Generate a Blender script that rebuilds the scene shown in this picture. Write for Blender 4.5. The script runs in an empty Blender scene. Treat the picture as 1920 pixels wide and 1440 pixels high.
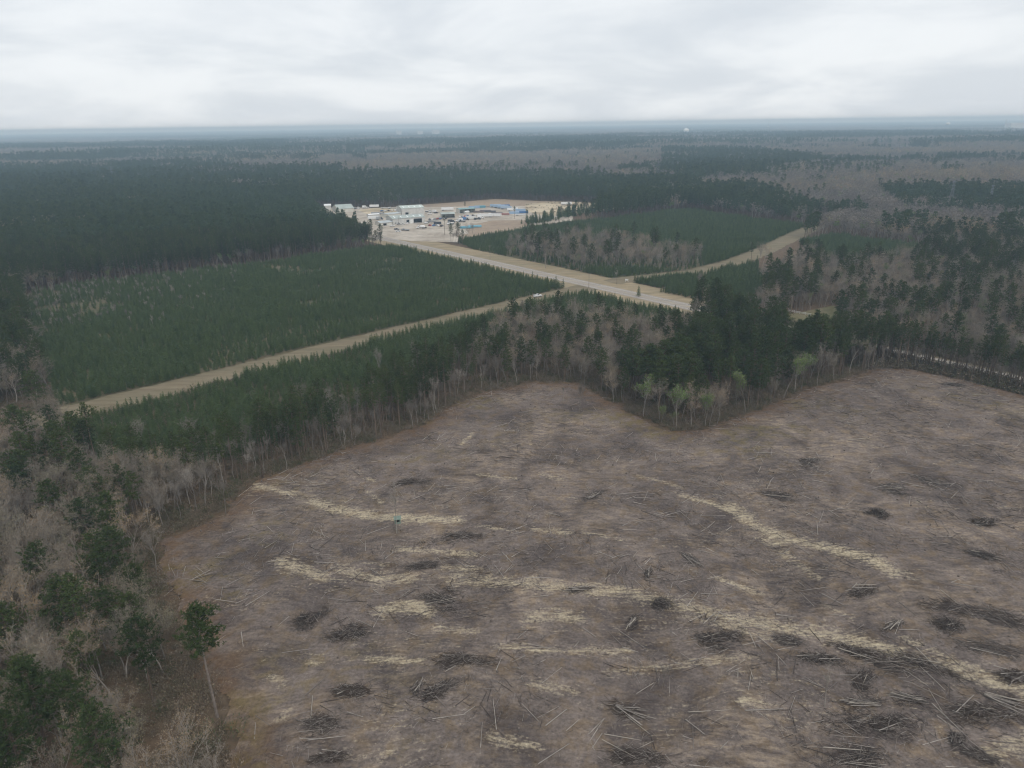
import bpy, math, random
import numpy as np
R_ = math.radians
scene = bpy.context.scene
rng = np.random.default_rng(7)
random.seed(7)

# ------------------------------------------------------------------ camera
CAM_H, FPX = 100.0, 1350.0          # metres above ground, focal length in pixels of a 1920 wide frame
def cam_axes(vl=246.0, vr=219.0):
    a = np.array([-960/FPX, -(vl-720)/FPX, -1.0]); b = np.array([960/FPX, -(vr-720)/FPX, -1.0])
    up = np.cross(b, a); up /= np.linalg.norm(up)
    if up[1] < 0: up = -up
    f = np.array([0, 0, -1.0]); y = f - up*f.dot(up); y /= np.linalg.norm(y)
    return np.array([np.cross(y, up), y, up])
CR = cam_axes()
def at(u, v, z=0.0):
    d = CR @ np.array([(u-960)/FPX, -(v-720)/FPX, -1.0]); t = (z-CAM_H)/d[2]
    return np.array([d[0]*t, d[1]*t, z])
def at2(u, v, z=0.0): return at(u, v, z)[:2]
def to_px(p):
    c = (np.atleast_2d(p) - [0, 0, CAM_H]) @ CR
    w = np.where(c[:, 2] < -1, -c[:, 2], 1e-3)
    return np.stack([960 + FPX*c[:, 0]/w, 720 - FPX*c[:, 1]/w, np.where(c[:, 2] < -1, w, -1)], 1)
cam = bpy.data.cameras.new('camera'); cam_ob = bpy.data.objects.new('camera', cam)
scene.collection.objects.link(cam_ob); scene.camera = cam_ob
from mathutils import Matrix, Vector
M4 = Matrix([list(CR[0])+[0], list(CR[1])+[0], list(CR[2])+[CAM_H], [0, 0, 0, 1]])
cam_ob.matrix_world = M4
cam.sensor_width = 36.0; cam.lens = 36.0*FPX/1920.0
cam.clip_start = 1.0; cam.clip_end = 60000.0

# ------------------------------------------------------------------ world, sun, exposure
SUN_EL, SUN_AZ = 48.0, 150.0
world = bpy.data.worlds.new('World'); scene.world = world; world.use_nodes = True
nt = world.node_tree; nt.nodes.clear()
def wn(t, **k):
    n = nt.nodes.new(t)
    for a, b in k.items(): setattr(n, a, b)
    return n
out = wn('ShaderNodeOutputWorld'); bg = wn('ShaderNodeBackground'); bg.inputs['Strength'].default_value = 0.1
sky = wn('ShaderNodeTexSky', sky_type='NISHITA'); sky.sun_disc = False
sky.sun_elevation = R_(SUN_EL); sky.sun_rotation = R_(SUN_AZ); sky.dust_density = 2.0
tc = wn('ShaderNodeTexCoord'); sep = wn('ShaderNodeSeparateXYZ'); nt.links.new(tc.outputs['Generated'], sep.inputs[0])
mz = wn('ShaderNodeMath', operation='MAXIMUM'); nt.links.new(sep.outputs['Z'], mz.inputs[0]); mz.inputs[1].default_value = 0.0
az = wn('ShaderNodeMath', operation='ADD'); nt.links.new(mz.outputs[0], az.inputs[0]); az.inputs[1].default_value = 0.22
dx = wn('ShaderNodeMath', operation='DIVIDE'); nt.links.new(sep.outputs['X'], dx.inputs[0]); nt.links.new(az.outputs[0], dx.inputs[1])
dy = wn('ShaderNodeMath', operation='DIVIDE'); nt.links.new(sep.outputs['Y'], dy.inputs[0]); nt.links.new(az.outputs[0], dy.inputs[1])
cmb = wn('ShaderNodeCombineXYZ'); nt.links.new(dx.outputs[0], cmb.inputs[0]); nt.links.new(dy.outputs[0], cmb.inputs[1])
n1 = wn('ShaderNodeTexNoise'); n1.inputs['Scale'].default_value = 1.05; n1.inputs['Detail'].default_value = 6.0; n1.inputs['Roughness'].default_value = 0.53; n1.inputs['Distortion'].default_value = 0.35
nt.links.new(cmb.outputs[0], n1.inputs['Vector'])
rp = wn('ShaderNodeValToRGB'); rp.color_ramp.interpolation = 'EASE'
rp.color_ramp.elements[0].position = 0.36; rp.color_ramp.elements[0].color = (0.735, 0.785, 0.84, 1)
rp.color_ramp.elements[1].position = 0.66; rp.color_ramp.elements[1].color = (0.935, 0.968, 0.995, 1)
nt.links.new(n1.outputs['Fac'], rp.inputs[0])
sc = wn('ShaderNodeVectorMath', operation='SCALE'); nt.links.new(rp.outputs[0], sc.inputs[0]); sc.inputs['Scale'].default_value = 10.0
mx = wn('ShaderNodeMix', data_type='RGBA'); mx.inputs['Factor'].default_value = 0.93
nt.links.new(sky.outputs[0], mx.inputs[6]); nt.links.new(sc.outputs[0], mx.inputs[7])
nt.links.new(mx.outputs[2], bg.inputs[0]); nt.links.new(bg.outputs[0], out.inputs[0])
sun = bpy.data.lights.new('sun', 'SUN'); sun.energy = 1.3; sun.angle = R_(22); sun.color = (1.0, 0.975, 0.94)
sun_ob = bpy.data.objects.new('sun', sun); scene.collection.objects.link(sun_ob)
sun_ob.rotation_euler = (R_(90-SUN_EL), 0, R_(180-SUN_AZ))
scene.view_settings.view_transform = 'Standard'; scene.view_settings.look = 'None'
scene.view_settings.exposure = 0.0; scene.view_settings.gamma = 1.0; scene.view_settings.use_curve_mapping = False
scene.render.engine = 'CYCLES'
cy = scene.cycles
cy.max_bounces = 5; cy.diffuse_bounces = 3; cy.glossy_bounces = 2; cy.transmission_bounces = 2; cy.volume_bounces = 1
cy.transparent_max_bounces = 8; cy.use_adaptive_sampling = True; cy.adaptive_threshold = 0.012
cy.use_denoising = True; cy.filter_width = 1.15

# ------------------------------------------------------------------ materials
def new_mat(name):
    m = bpy.data.materials.new(name); m.use_nodes = True
    return m, m.node_tree, m.node_tree.nodes['Principled BSDF']
def flat(name, col, rough=0.8, metal=0.0, var=0.0, scale=2.0, spec=0.3):
    m, t, p = new_mat(name)
    p.inputs['Roughness'].default_value = rough; p.inputs['Metallic'].default_value = metal
    p.inputs['Specular IOR Level'].default_value = spec
    if var <= 0:
        p.inputs['Base Color'].default_value = (*col, 1); return m
    c = t.nodes.new('ShaderNodeTexCoord'); n = t.nodes.new('ShaderNodeTexNoise'); n.inputs['Scale'].default_value = scale; n.inputs['Detail'].default_value = 5
    t.links.new(c.outputs['Object'], n.inputs['Vector'])
    r = t.nodes.new('ShaderNodeValToRGB'); r.color_ramp.elements[0].position = 0.3; r.color_ramp.elements[1].position = 0.7
    r.color_ramp.elements[0].color = (*[x*(1-var) for x in col], 1); r.color_ramp.elements[1].color = (*[min(1, x*(1+var)) for x in col], 1)
    t.links.new(n.outputs['Fac'], r.inputs[0]); t.links.new(r.outputs[0], p.inputs['Base Color'])
    return m
def tree_mat(name, cols, rough=0.85, noise=0.6, nscale=1.3, spec=0.15):
    """colour picked per tree from a ramp, then broken up inside the crown by noise"""
    m, t, p = new_mat(name); p.inputs['Roughness'].default_value = rough; p.inputs['Specular IOR Level'].default_value = spec
    oi = t.nodes.new('ShaderNodeObjectInfo'); r = t.nodes.new('ShaderNodeValToRGB')
    e = r.color_ramp.elements
    while len(e) < len(cols): e.new(0.5)
    for i, c in enumerate(cols):
        e[i].position = i/(max(1, len(cols)-1)); e[i].color = (*c, 1)
    t.links.new(oi.outputs['Random'], r.inputs[0])
    c = t.nodes.new('ShaderNodeTexCoord'); n = t.nodes.new('ShaderNodeTexNoise'); n.inputs['Scale'].default_value = nscale; n.inputs['Detail'].default_value = 2
    t.links.new(c.outputs['Object'], n.inputs['Vector'])
    mr = t.nodes.new('ShaderNodeMapRange'); mr.inputs[1].default_value = 0.3; mr.inputs[2].default_value = 0.7
    mr.inputs[3].default_value = 1-noise*0.5; mr.inputs[4].default_value = 1+noise*0.5
    t.links.new(n.outputs['Fac'], mr.inputs[0])
    s = t.nodes.new('ShaderNodeVectorMath'); s.operation = 'SCALE'
    t.links.new(r.outputs[0], s.inputs[0]); t.links.new(mr.outputs[0], s.inputs['Scale']); t.links.new(s.outputs[0], p.inputs['Base Color'])
    return m
def ground_mat(name, cols, scales=(0.02, 0.35), streak=None, bump=0.0, bscale=2.0):
    """cols: four colours mixed by a broad and a fine noise"""
    m, t, p = new_mat(name); p.inputs['Roughness'].default_value = 0.95; p.inputs['Specular IOR Level'].default_value = 0.1
    c = t.nodes.new('ShaderNodeTexCoord'); src = c.outputs['Object']
    if streak:
        mp = t.nodes.new('ShaderNodeMapping'); mp.inputs['Rotation'].default_value = (0, 0, streak[0]); mp.inputs['Scale'].default_value = (streak[1], streak[2], 1)
        t.links.new(src, mp.inputs[0]); src = mp.outputs[0]
    def noise(s, d):
        n = t.nodes.new('ShaderNodeTexNoise'); n.inputs['Scale'].default_value = s; n.inputs['Detail'].default_value = d; n.inputs['Roughness'].default_value = 0.62
        t.links.new(src, n.inputs['Vector']); return n.outputs['Fac']
    def ramp(f, a, b, lo=0.35, hi=0.65):
        r = t.nodes.new('ShaderNodeValToRGB'); r.color_ramp.elements[0].position = lo; r.color_ramp.elements[1].position = hi
        r.color_ramp.elements[0].color = (*a, 1); r.color_ramp.elements[1].color = (*b, 1); t.links.new(f, r.inputs[0]); return r.outputs[0]
    nA = noise(scales[0], 4); nB = noise(scales[1], 6)
    a = ramp(nB, cols[0], cols[1]); b = ramp(nB, cols[2], cols[3])
    f = ramp(nA, (0, 0, 0), (1, 1, 1), 0.42, 0.58)
    x = t.nodes.new('ShaderNodeMix'); x.data_type = 'RGBA'; t.links.new(f, x.inputs['Factor']); t.links.new(a, x.inputs[6]); t.links.new(b, x.inputs[7])
    t.links.new(x.outputs[2], p.inputs['Base Color'])
    if bump:
        bn = t.nodes.new('ShaderNodeBump'); bn.inputs['Strength'].default_value = bump; bn.inputs['Distance'].default_value = 0.3
        t.links.new(noise(bscale, 6), bn.inputs['Height']); t.links.new(bn.outputs[0], p.inputs['Normal'])
    return m

MAT = {}
MAT['needle'] = tree_mat('pine_needles', [(0.030, 0.047, 0.014), (0.046, 0.067, 0.019), (0.062, 0.083, 0.024), (0.036, 0.056, 0.020)])
MAT['needle2'] = tree_mat('bluish_pine_needles', [(0.040, 0.064, 0.028), (0.066, 0.096, 0.040), (0.048, 0.074, 0.034)]); MAT['hdark'] = tree_mat('dark_twigs', [(0.13, 0.115, 0.10), (0.17, 0.15, 0.135), (0.15, 0.13, 0.11)], noise=0.4, nscale=0.8)
MAT['young'] = tree_mat('young_pine_needles', [(0.045, 0.075, 0.026), (0.098, 0.138, 0.050), (0.062, 0.096, 0.035), (0.082, 0.115, 0.040)], noise=0.5)
MAT['pbark'] = tree_mat('pine_bark', [(0.10, 0.075, 0.058), (0.16, 0.12, 0.09)], noise=0.5, nscale=3)
MAT['lonebark'] = flat('grey_pine_bark', (0.20, 0.165, 0.14), 0.9, var=0.3, scale=2.0)
MAT['hbark'] = tree_mat('hardwood_bark', [(0.20, 0.175, 0.15), (0.33, 0.295, 0.255), (0.15, 0.13, 0.11), (0.24, 0.21, 0.18)], noise=0.4, nscale=2)
MAT['twig'] = tree_mat('twigs_and_buds', [(0.29, 0.225, 0.145), (0.20, 0.168, 0.135), (0.36, 0.255, 0.145), (0.22, 0.175, 0.135), (0.27, 0.245, 0.155), (0.18, 0.15, 0.12)], noise=0.5, nscale=0.8)
MAT['greybud'] = tree_mat('grey_twigs', [(0.19, 0.165, 0.14), (0.27, 0.235, 0.195), (0.16, 0.14, 0.12), (0.23, 0.20, 0.165)], noise=0.4, nscale=0.8)
MAT['spring'] = tree_mat('spring_leaves', [(0.16, 0.21, 0.065), (0.12, 0.19, 0.05), (0.19, 0.21, 0.09)], noise=0.5)
MAT['snag'] = tree_mat('weathered_wood', [(0.40, 0.37, 0.33), (0.30, 0.27, 0.24)], noise=0.3)
MAT['shrub'] = tree_mat('undergrowth_brush', [(0.16, 0.125, 0.09), (0.075, 0.085, 0.04), (0.21, 0.16, 0.115), (0.15, 0.125, 0.09), (0.18, 0.15, 0.115)], noise=0.5)
MAT['brush'] = tree_mat('dead_brush', [(0.050, 0.038, 0.032), (0.075, 0.060, 0.052), (0.062, 0.045, 0.035)], noise=0.6, nscale=2.5)
MAT['log_pale'] = tree_mat('pale_log_wood', [(0.34, 0.305, 0.265), (0.26, 0.23, 0.205), (0.40, 0.355, 0.29)], noise=0.4, nscale=2)
MAT['log_dark'] = tree_mat('dark_log_bark', [(0.13, 0.105, 0.09), (0.18, 0.155, 0.135), (0.10, 0.08, 0.068)], noise=0.4, nscale=2)
MAT['floor'] = ground_mat('forest_floor', [(0.092, 0.062, 0.040), (0.15, 0.105, 0.068), (0.078, 0.056, 0.037), (0.13, 0.094, 0.062)], (0.03, 0.5))
MAT['straw'] = ground_mat('dry_grass', [(0.24, 0.19, 0.12), (0.36, 0.285, 0.185), (0.21, 0.18, 0.11), (0.31, 0.25, 0.165)], (0.03, 0.25), streak=(R_(-52), 0.25, 1.0))
MAT['lane'] = ground_mat('grassy_lane', [(0.165, 0.133, 0.086), (0.235, 0.193, 0.13), (0.15, 0.13, 0.078), (0.205, 0.172, 0.115)], (0.05, 0.3), streak=(R_(43), 0.2, 1.0))
MAT['asphalt'] = ground_mat('old_asphalt', [(0.27, 0.24, 0.21), (0.34, 0.30, 0.26), (0.29, 0.255, 0.22), (0.36, 0.32, 0.28)], (0.03, 0.4), streak=(R_(-52), 0.1, 1.0))
MAT['paint_white'] = flat('road_paint', (0.7, 0.69, 0.65), 0.7, var=0.15)
MAT['paint_yellow'] = flat('yellow_road_paint', (0.55, 0.40, 0.08), 0.7, var=0.15)
MAT['gravel'] = ground_mat('gravel_yard', [(0.40, 0.35, 0.29), (0.52, 0.46, 0.385), (0.28, 0.24, 0.195), (0.43, 0.37, 0.30)], (0.035, 0.15))
MAT['field'] = ground_mat('bare_field', [(0.30, 0.235, 0.175), (0.36, 0.28, 0.20), (0.26, 0.20, 0.155), (0.33, 0.255, 0.18)], (0.01, 0.1))
MAT['sandlot'] = ground_mat('sandy_ground', [(0.46, 0.38, 0.27), (0.58, 0.49, 0.35), (0.24, 0.19, 0.13), (0.38, 0.31, 0.21)], (0.05, 0.12), streak=(0.1, 0.5, 1.0))
MAT['grassfield'] = ground_mat('pasture_grass', [(0.12, 0.12, 0.06), (0.17, 0.155, 0.08), (0.15, 0.13, 0.075), (0.2, 0.17, 0.10)], (0.06, 0.4))
MAT['scrub'] = ground_mat('plantation_floor', [(0.10, 0.085, 0.05), (0.16, 0.13, 0.08), (0.08, 0.085, 0.045), (0.13, 0.11, 0.065)], (0.03, 0.5))

def clearing_mat():
    m, t, p = new_mat('logged_ground'); p.inputs['Roughness'].default_value = 0.95; p.inputs['Specular IOR Level'].default_value = 0.08
    L = t.links.new
    c = t.nodes.new('ShaderNodeTexCoord')
    def mapping(rot, sx, sy):
        mp = t.nodes.new('ShaderNodeMapping'); mp.inputs['Rotation'].default_value = (0, 0, rot); mp.inputs['Scale'].default_value = (sx, sy, 1)
        L(c.outputs['Object'], mp.inputs[0]); return mp.outputs[0]
    def noise(src, s, d, ro=0.6, di=0.0):
        n = t.nodes.new('ShaderNodeTexNoise'); n.inputs['Scale'].default_value = s; n.inputs['Detail'].default_value = d; n.inputs['Roughness'].default_value = ro; n.inputs['Distortion'].default_value = di
        L(src, n.inputs['Vector']); return n.outputs['Fac']
    def ramp(f, a, b, lo, hi):
        r = t.nodes.new('ShaderNodeValToRGB'); r.color_ramp.elements[0].position = lo; r.color_ramp.elements[1].position = hi
        r.color_ramp.elements[0].color = (*a, 1) if len(a) == 3 else a; r.color_ramp.elements[1].color = (*b, 1); L(f, r.inputs[0]); return r.outputs[0]
    def mix(f, a, b):
        x = t.nodes.new('ShaderNodeMix'); x.data_type = 'RGBA'; L(f, x.inputs['Factor'])
        for s, i in ((a, 6), (b, 7)):
            if isinstance(s, tuple): x.inputs[i].default_value = (*s, 1)
            else: L(s, x.inputs[i])
        return x.outputs[2]
    def math(op, a, b):
        x = t.nodes.new('ShaderNodeMath'); x.operation = op
        for s, i in ((a, 0), (b, 1)):
            if isinstance(s, (int, float)): x.inputs[i].default_value = s
            else: L(s, x.inputs[i])
        return x.outputs[0]
    def attr(n):
        a = t.nodes.new('ShaderNodeAttribute'); a.attribute_name = n; return a.outputs['Fac']
    wn_ = t.nodes.new('ShaderNodeTexNoise'); wn_.inputs['Scale'].default_value = 0.022; wn_.inputs['Detail'].default_value = 2; L(c.outputs['Object'], wn_.inputs['Vector'])
    vs_ = t.nodes.new('ShaderNodeVectorMath'); vs_.operation = 'SCALE'; vs_.inputs['Scale'].default_value = 20.0; L(wn_.outputs['Color'], vs_.inputs[0])
    va_ = t.nodes.new('ShaderNodeVectorMath'); va_.operation = 'ADD'; L(c.outputs['Object'], va_.inputs[0]); L(vs_.outputs[0], va_.inputs[1])
    def wmapping(rot, sx, sy):
        mp = t.nodes.new('ShaderNodeMapping'); mp.inputs['Rotation'].default_value = (0, 0, rot); mp.inputs['Scale'].default_value = (sx, sy, 1)
        L(va_.outputs[0], mp.inputs[0]); return mp.outputs[0]
    iso = mapping(0, 1, 1); st = wmapping(R_(18), 0.3, 1.0)
    fine = noise(iso, 1.6, 7, 0.7); mid = noise(iso, 0.28, 5, 0.6, 0.4); big = noise(iso, 0.035, 4, 0.55, 0.5); strk = noise(st, 0.9, 6, 0.65)
    grey = ramp(fine, (0.098, 0.080, 0.071), (0.222, 0.184, 0.165), 0.29, 0.71)
    brown = ramp(fine, (0.120, 0.089, 0.064), (0.222, 0.170, 0.124), 0.28, 0.72)
    base = mix(ramp(mid, (0, 0, 0), (1, 1, 1), 0.47, 0.66), grey, brown)
    dark = ramp(strk, (0.76, 0.75, 0.75), (1.12, 1.12, 1.12), 0.34, 0.64)
    mul = t.nodes.new('ShaderNodeMix'); mul.data_type = 'RGBA'; mul.blend_type = 'MULTIPLY'; mul.inputs['Factor'].default_value = 0.8
    L(base, mul.inputs[6]); L(dark, mul.inputs[7]); base = mul.outputs[2]
    tan = ramp(fine, (0.21, 0.165, 0.125), (0.34, 0.27, 0.20), 0.3, 0.7)
    base = mix(math('MULTIPLY', ramp(big, (0, 0, 0), (1, 1, 1), 0.46, 0.64), ramp(strk, (0, 0, 0), (1, 1, 1), 0.45, 0.7)), base, tan)
    tone = noise(iso, 0.06, 5, 0.65, 1.0); m2 = t.nodes.new('ShaderNodeMix'); m2.data_type = 'RGBA'; m2.blend_type = 'MULTIPLY'; m2.inputs['Factor'].default_value = 1.0; L(base, m2.inputs[6]); L(ramp(tone, (0.64, 0.63, 0.64), (1.34, 1.32, 1.27), 0.36, 0.64), m2.inputs[7]); base = m2.outputs[2]
    rust = ramp(fine, (0.095, 0.055, 0.032), (0.20, 0.125, 0.072), 0.25, 0.75)
    edge = math('MULTIPLY', attr('edge'), ramp(mid, (0.25,)*3, (1, 1, 1), 0.35, 0.6))
    base = mix(edge, base, rust)
    olive = ramp(fine, (0.11, 0.095, 0.035), (0.21, 0.17, 0.075), 0.3, 0.7)
    base = mix(math('MULTIPLY', attr('grass'), ramp(mid, (0, 0, 0), (1, 1, 1), 0.42, 0.6)), base, olive)
    sand = ramp(fine, (0.42, 0.34, 0.225), (0.62, 0.53, 0.37), 0.25, 0.7)
    fstr = noise(wmapping(R_(10), 0.16, 1.0), 1.6, 6, 0.62); brk = math('ADD', math('MULTIPLY', fstr, 0.6), math('MULTIPLY', fine, 0.4))
    sm = math('ADD', math('MULTIPLY', attr('sand'), 0.60), math('MULTIPLY', math('SUBTRACT', brk, 0.5), 2.9))
    sm = math('MULTIPLY', ramp(sm, (0, 0, 0), (1, 1, 1), 0.30, 0.92), 0.88)
    base = mix(sm, base, sand)
    L(base, p.inputs['Base Color'])
    bn = t.nodes.new('ShaderNodeBump'); bn.inputs['Strength'].default_value = 0.9; bn.inputs['Distance'].default_value = 0.35
    L(math('ADD', fine, math('MULTIPLY', strk, 0.8)), bn.inputs['Height']); L(bn.outputs[0], p.inputs['Normal'])
    return m
MAT['clearing'] = clearing_mat()

# ------------------------------------------------------------------ mesh helpers
COL = scene.collection
class MB:
    def __init__(s): s.v = []; s.f = []; s.m = []
    def add(s, vs, fs, mi=0):
        o = len(s.v); s.v.extend([tuple(map(float, x)) for x in vs]); s.f.extend([tuple(i+o for i in f) for f in fs]); s.m.extend([mi]*len(fs))
    def box(s, c, d, rz=0.0, mi=0):
        x, y, z = d[0]/2, d[1]/2, d[2]/2; ca, sa = math.cos(rz), math.sin(rz)
        vs = [(c[0]+i*x*ca-j*y*sa, c[1]+i*x*sa+j*y*ca, c[2]+k*z) for k in (-1, 1) for i, j in ((-1, -1), (1, -1), (1, 1), (-1, 1))]
        s.add(vs, [(3, 2, 1, 0), (4, 5, 6, 7), (0, 1, 5, 4), (1, 2, 6, 5), (2, 3, 7, 6), (3, 0, 4, 7)], mi)
    def tube(s, pts, rs, n=5, mi=0, cap=True):
        pts = [np.array(p, float) for p in pts]; vs = []; fs = []
        for i, p in enumerate(pts):
            d = pts[min(i+1, len(pts)-1)]-pts[max(i-1, 0)]; d = d/(np.linalg.norm(d)+1e-9)
            a = np.cross(d, [0, 0, 1.0] if abs(d[2]) < 0.9 else [1.0, 0, 0]); a /= np.linalg.norm(a)+1e-9; b = np.cross(d, a)
            for k in range(n):
                w = 2*math.pi*k/n; vs.append(p+rs[i]*(a*math.cos(w)+b*math.sin(w)))
        for i in range(len(pts)-1):
            for k in range(n):
                fs.append((i*n+k, i*n+(k+1) % n, (i+1)*n+(k+1) % n, (i+1)*n+k))
        if cap:
            fs.append(tuple(range(n-1, -1, -1))); fs.append(tuple((len(pts)-1)*n+k for k in range(n)))
        s.add(vs, fs, mi)
    def cyl(s, c, r, axis, L, n=12, mi=0):
        a = np.array(axis, float); a /= np.linalg.norm(a); c = np.array(c, float)
        s.tube([c-a*L/2, c+a*L/2], [r, r], n, mi)
    def tris(s, A, B, C, mi=0):
        n = len(A); o = len(s.v); V = np.empty((n*3, 3)); V[0::3] = A; V[1::3] = B; V[2::3] = C
        s.v.extend(map(tuple, V.tolist())); s.f.extend([(o+3*i, o+3*i+1, o+3*i+2) for i in range(n)]); s.m.extend([mi]*n)
    def mesh(s, name, mats, smooth=False):
        me = bpy.data.meshes.new(name); me.from_pydata(s.v, [], s.f)
        for m in (mats if isinstance(mats, (list, tuple)) else [mats]): me.materials.append(MAT[m] if isinstance(m, str) else m)
        if any(s.m): me.polygons.foreach_set('material_index', s.m)
        if smooth: me.polygons.foreach_set('use_smooth', [True]*len(s.f))
        me.update(); return me
    def build(s, name, mats, parent=None, smooth=False):
        o = bpy.data.objects.new(name, s.mesh(name, mats, smooth)); COL.objects.link(o)
        if parent: o.parent = parent
        return o
def tag(o, label=None, cat=None, group=None, kind=None):
    if label: o['label'] = label
    if cat: o['category'] = cat
    if group: o['group'] = group
    if kind: o['kind'] = kind
    return o
def empty(name, loc, rz=0.0, scale=1.0, label=None, cat=None, group=None):
    o = bpy.data.objects.new(name, None); COL.objects.link(o); o.location = loc; o.rotation_euler = (0, 0, rz); o.scale = (scale,)*3; o.empty_display_size = 0.5
    return tag(o, label, cat, group)
def obj(name, me, parent=None):
    o = bpy.data.objects.new(name, me); COL.objects.link(o)
    if parent: o.parent = parent
    return o
def unit(n):
    v = rng.normal(size=(n, 3)); return v/np.linalg.norm(v, axis=1)[:, None]
def inside(P, poly):
    P = np.atleast_2d(P); poly = np.asarray(poly, float); x, y = P[:, 0], P[:, 1]; r = np.zeros(len(P), bool); j = len(poly)-1
    for i in range(len(poly)):
        xi, yi = poly[i]; xj, yj = poly[j]
        r ^= ((yi > y) != (yj > y)) & (x < (xj-xi)*(y-yi)/(yj-yi+1e-12)+xi); j = i
    return r
def dist_line(P, line):
    P = np.atleast_2d(P); d = np.full(len(P), 1e9); line = np.asarray(line, float)
    for a, b in zip(line[:-1], line[1:]):
        ab = b-a; t = np.clip(((P-a) @ ab)/(ab @ ab), 0, 1); d = np.minimum(d, np.hypot(*(P-a-t[:, None]*ab).T))
    return d
_NL = {}
def vnoise(P, s, seed=0):
    """smooth value noise, 0..1"""
    if seed not in _NL: _NL[seed] = np.random.default_rng(100+seed).random((256, 256))
    g = _NL[seed]; q = np.asarray(P)/s; i = np.floor(q).astype(int); f = q-i; f = f*f*(3-2*f); i %= 256; j = (i+1) % 256
    return (g[i[:, 0], i[:, 1]]*(1-f[:, 0])+g[j[:, 0], i[:, 1]]*f[:, 0])*(1-f[:, 1])+(g[i[:, 0], j[:, 1]]*(1-f[:, 0])+g[j[:, 0], j[:, 1]]*f[:, 0])*f[:, 1]
def fbm(P, s, seed=0, o=3):
    r = 0; w = 0
    for k in range(o): r = r+vnoise(P, s/2**k, seed+k)/2**k; w += 1/2**k
    return r/w

# ------------------------------------------------------------------ the map of the place (metres, camera above the origin)
def poly_px(pts, z=0.0): return np.array([at2(u, v, z) for u, v in pts])
EDGE_PX = [(445, 1440), (415, 1330), (345, 1180), (292, 1060), (300, 1012), (420, 962), (470, 905), (620, 852), (800, 795), (835, 765), (905, 735), (1000, 717), (1085, 717),
           (1125, 742), (1190, 778), (1262, 808), (1312, 806), (1372, 786), (1432, 764), (1500, 732), (1570, 712), (1645, 690), (1700, 690), (1800, 710), (1925, 742)]
EDGE = poly_px(EDGE_PX)
CLEAR = np.vstack([[(-40, 30)], [(-44, 70)], EDGE, [(215, 225), (245, 150), (245, 30)]])
RA = np.array([-37.3, 581.2]); RB = np.array([101.7, 403.5]); RD = (RB-RA)/np.linalg.norm(RB-RA); RN = np.array([-RD[1], RD[0]])   # RN points away from the camera side
def road_sd(P): d = np.atleast_2d(P)-RA; return d @ RN, d @ RD
LANE1 = np.array([(-178, 240), (-166.4, 251.4), (-118.5, 299), (-57.4, 359), (0.7, 414), (39.8, 449.7), (52, 462)])
LANE2 = np.array([(66, 474), (84, 484), (103.9, 491.2), (130, 503), (165, 535), (204.5, 584), (251.1, 652), (304.4, 725), (330, 762)])
PLANT1 = np.array([(-318, 462), (-225, 536), (-97, 645), (-88, 632), (50, 456), (40, 447), (-168, 249), (-205, 300), (-272, 394)])
PLANT2 = poly_px([(105, 785), (600, 655), (1090, 535), (1170, 556), (1310, 587), (1180, 596), (1000, 596), (930, 618), (850, 672), (700, 742), (560, 795), (420, 842), (300, 872), (200, 862)], 4)
PLANT3 = poly_px([(855, 450), (1000, 425), (1290, 391), (1535, 425), (1430, 476), (1300, 517), (1165, 532), (1050, 508), (945, 486)], 2)
PLANT4 = poly_px([(1185, 528), (1310, 510), (1420, 490), (1440, 540), (1420, 575), (1340, 585), (1270, 572)], 2)
PLANT5 = poly_px([(1500, 440), (1560, 428), (1800, 462), (1620, 495), (1540, 490)], 6)
HWBAND3 = poly_px([(930, 470), (960, 440), (1080, 432), (1200, 445), (1330, 465), (1300, 482), (1200, 480), (1100, 485), (1000, 480)], 10)
YARD = np.vstack([[at2(772, 452), (-40, 655), (-52, 700), (70, 800), (72, 850), (45, 890), (60, 950), (-30, 960), (-130, 955), (-262, 972)], [at2(606, 390, 19), at2(640, 397, 19), at2(690, 416, 17), at2(726, 435, 8), at2(748, 449, 0)]])
FIELD = np.vstack([poly_px([(700, 392), (760, 386), (860, 379), (930, 373), (1010, 377), (1100, 379), (1190, 388), (1070, 402), (1000, 408), (1000, 425), (985, 429), (900, 441), (868, 448), (862, 444)])])
SANDLOT = poly_px([(985, 381), (1050, 378), (1110, 381), (1190, 389), (1130, 394), (1080, 400), (1040, 405), (1005, 402), (985, 394)])
PASTURE = poly_px([(1462, 606), (1478, 590), (1562, 573), (1600, 580), (1580, 596), (1530, 604), (1490, 612)])
PASTURE2 = poly_px([(1345, 600), (1400, 585), (1430, 600), (1420, 612), (1380, 612)])
YBUF = poly_px([(838, 452), (900, 446), (1000, 430), (1120, 412), (1120, 390), (1000, 398), (850, 430)])
def open_ground(P):
    s, a = road_sd(P); far = np.where(a > 240, 8.5, np.where(a > 190, 17.0, 25.0))
    o = (s > np.where(a > 290, -7.0, -19.0)) & (s < far) & (a > -150)
    o |= inside(P, CLEAR) | (dist_line(P, LANE1) < 9.5) | (dist_line(P, LANE2) < 9.0)
    for g in (YARD, FIELD, SANDLOT, PASTURE, PASTURE2): o |= inside(P, g)
    return o

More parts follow.
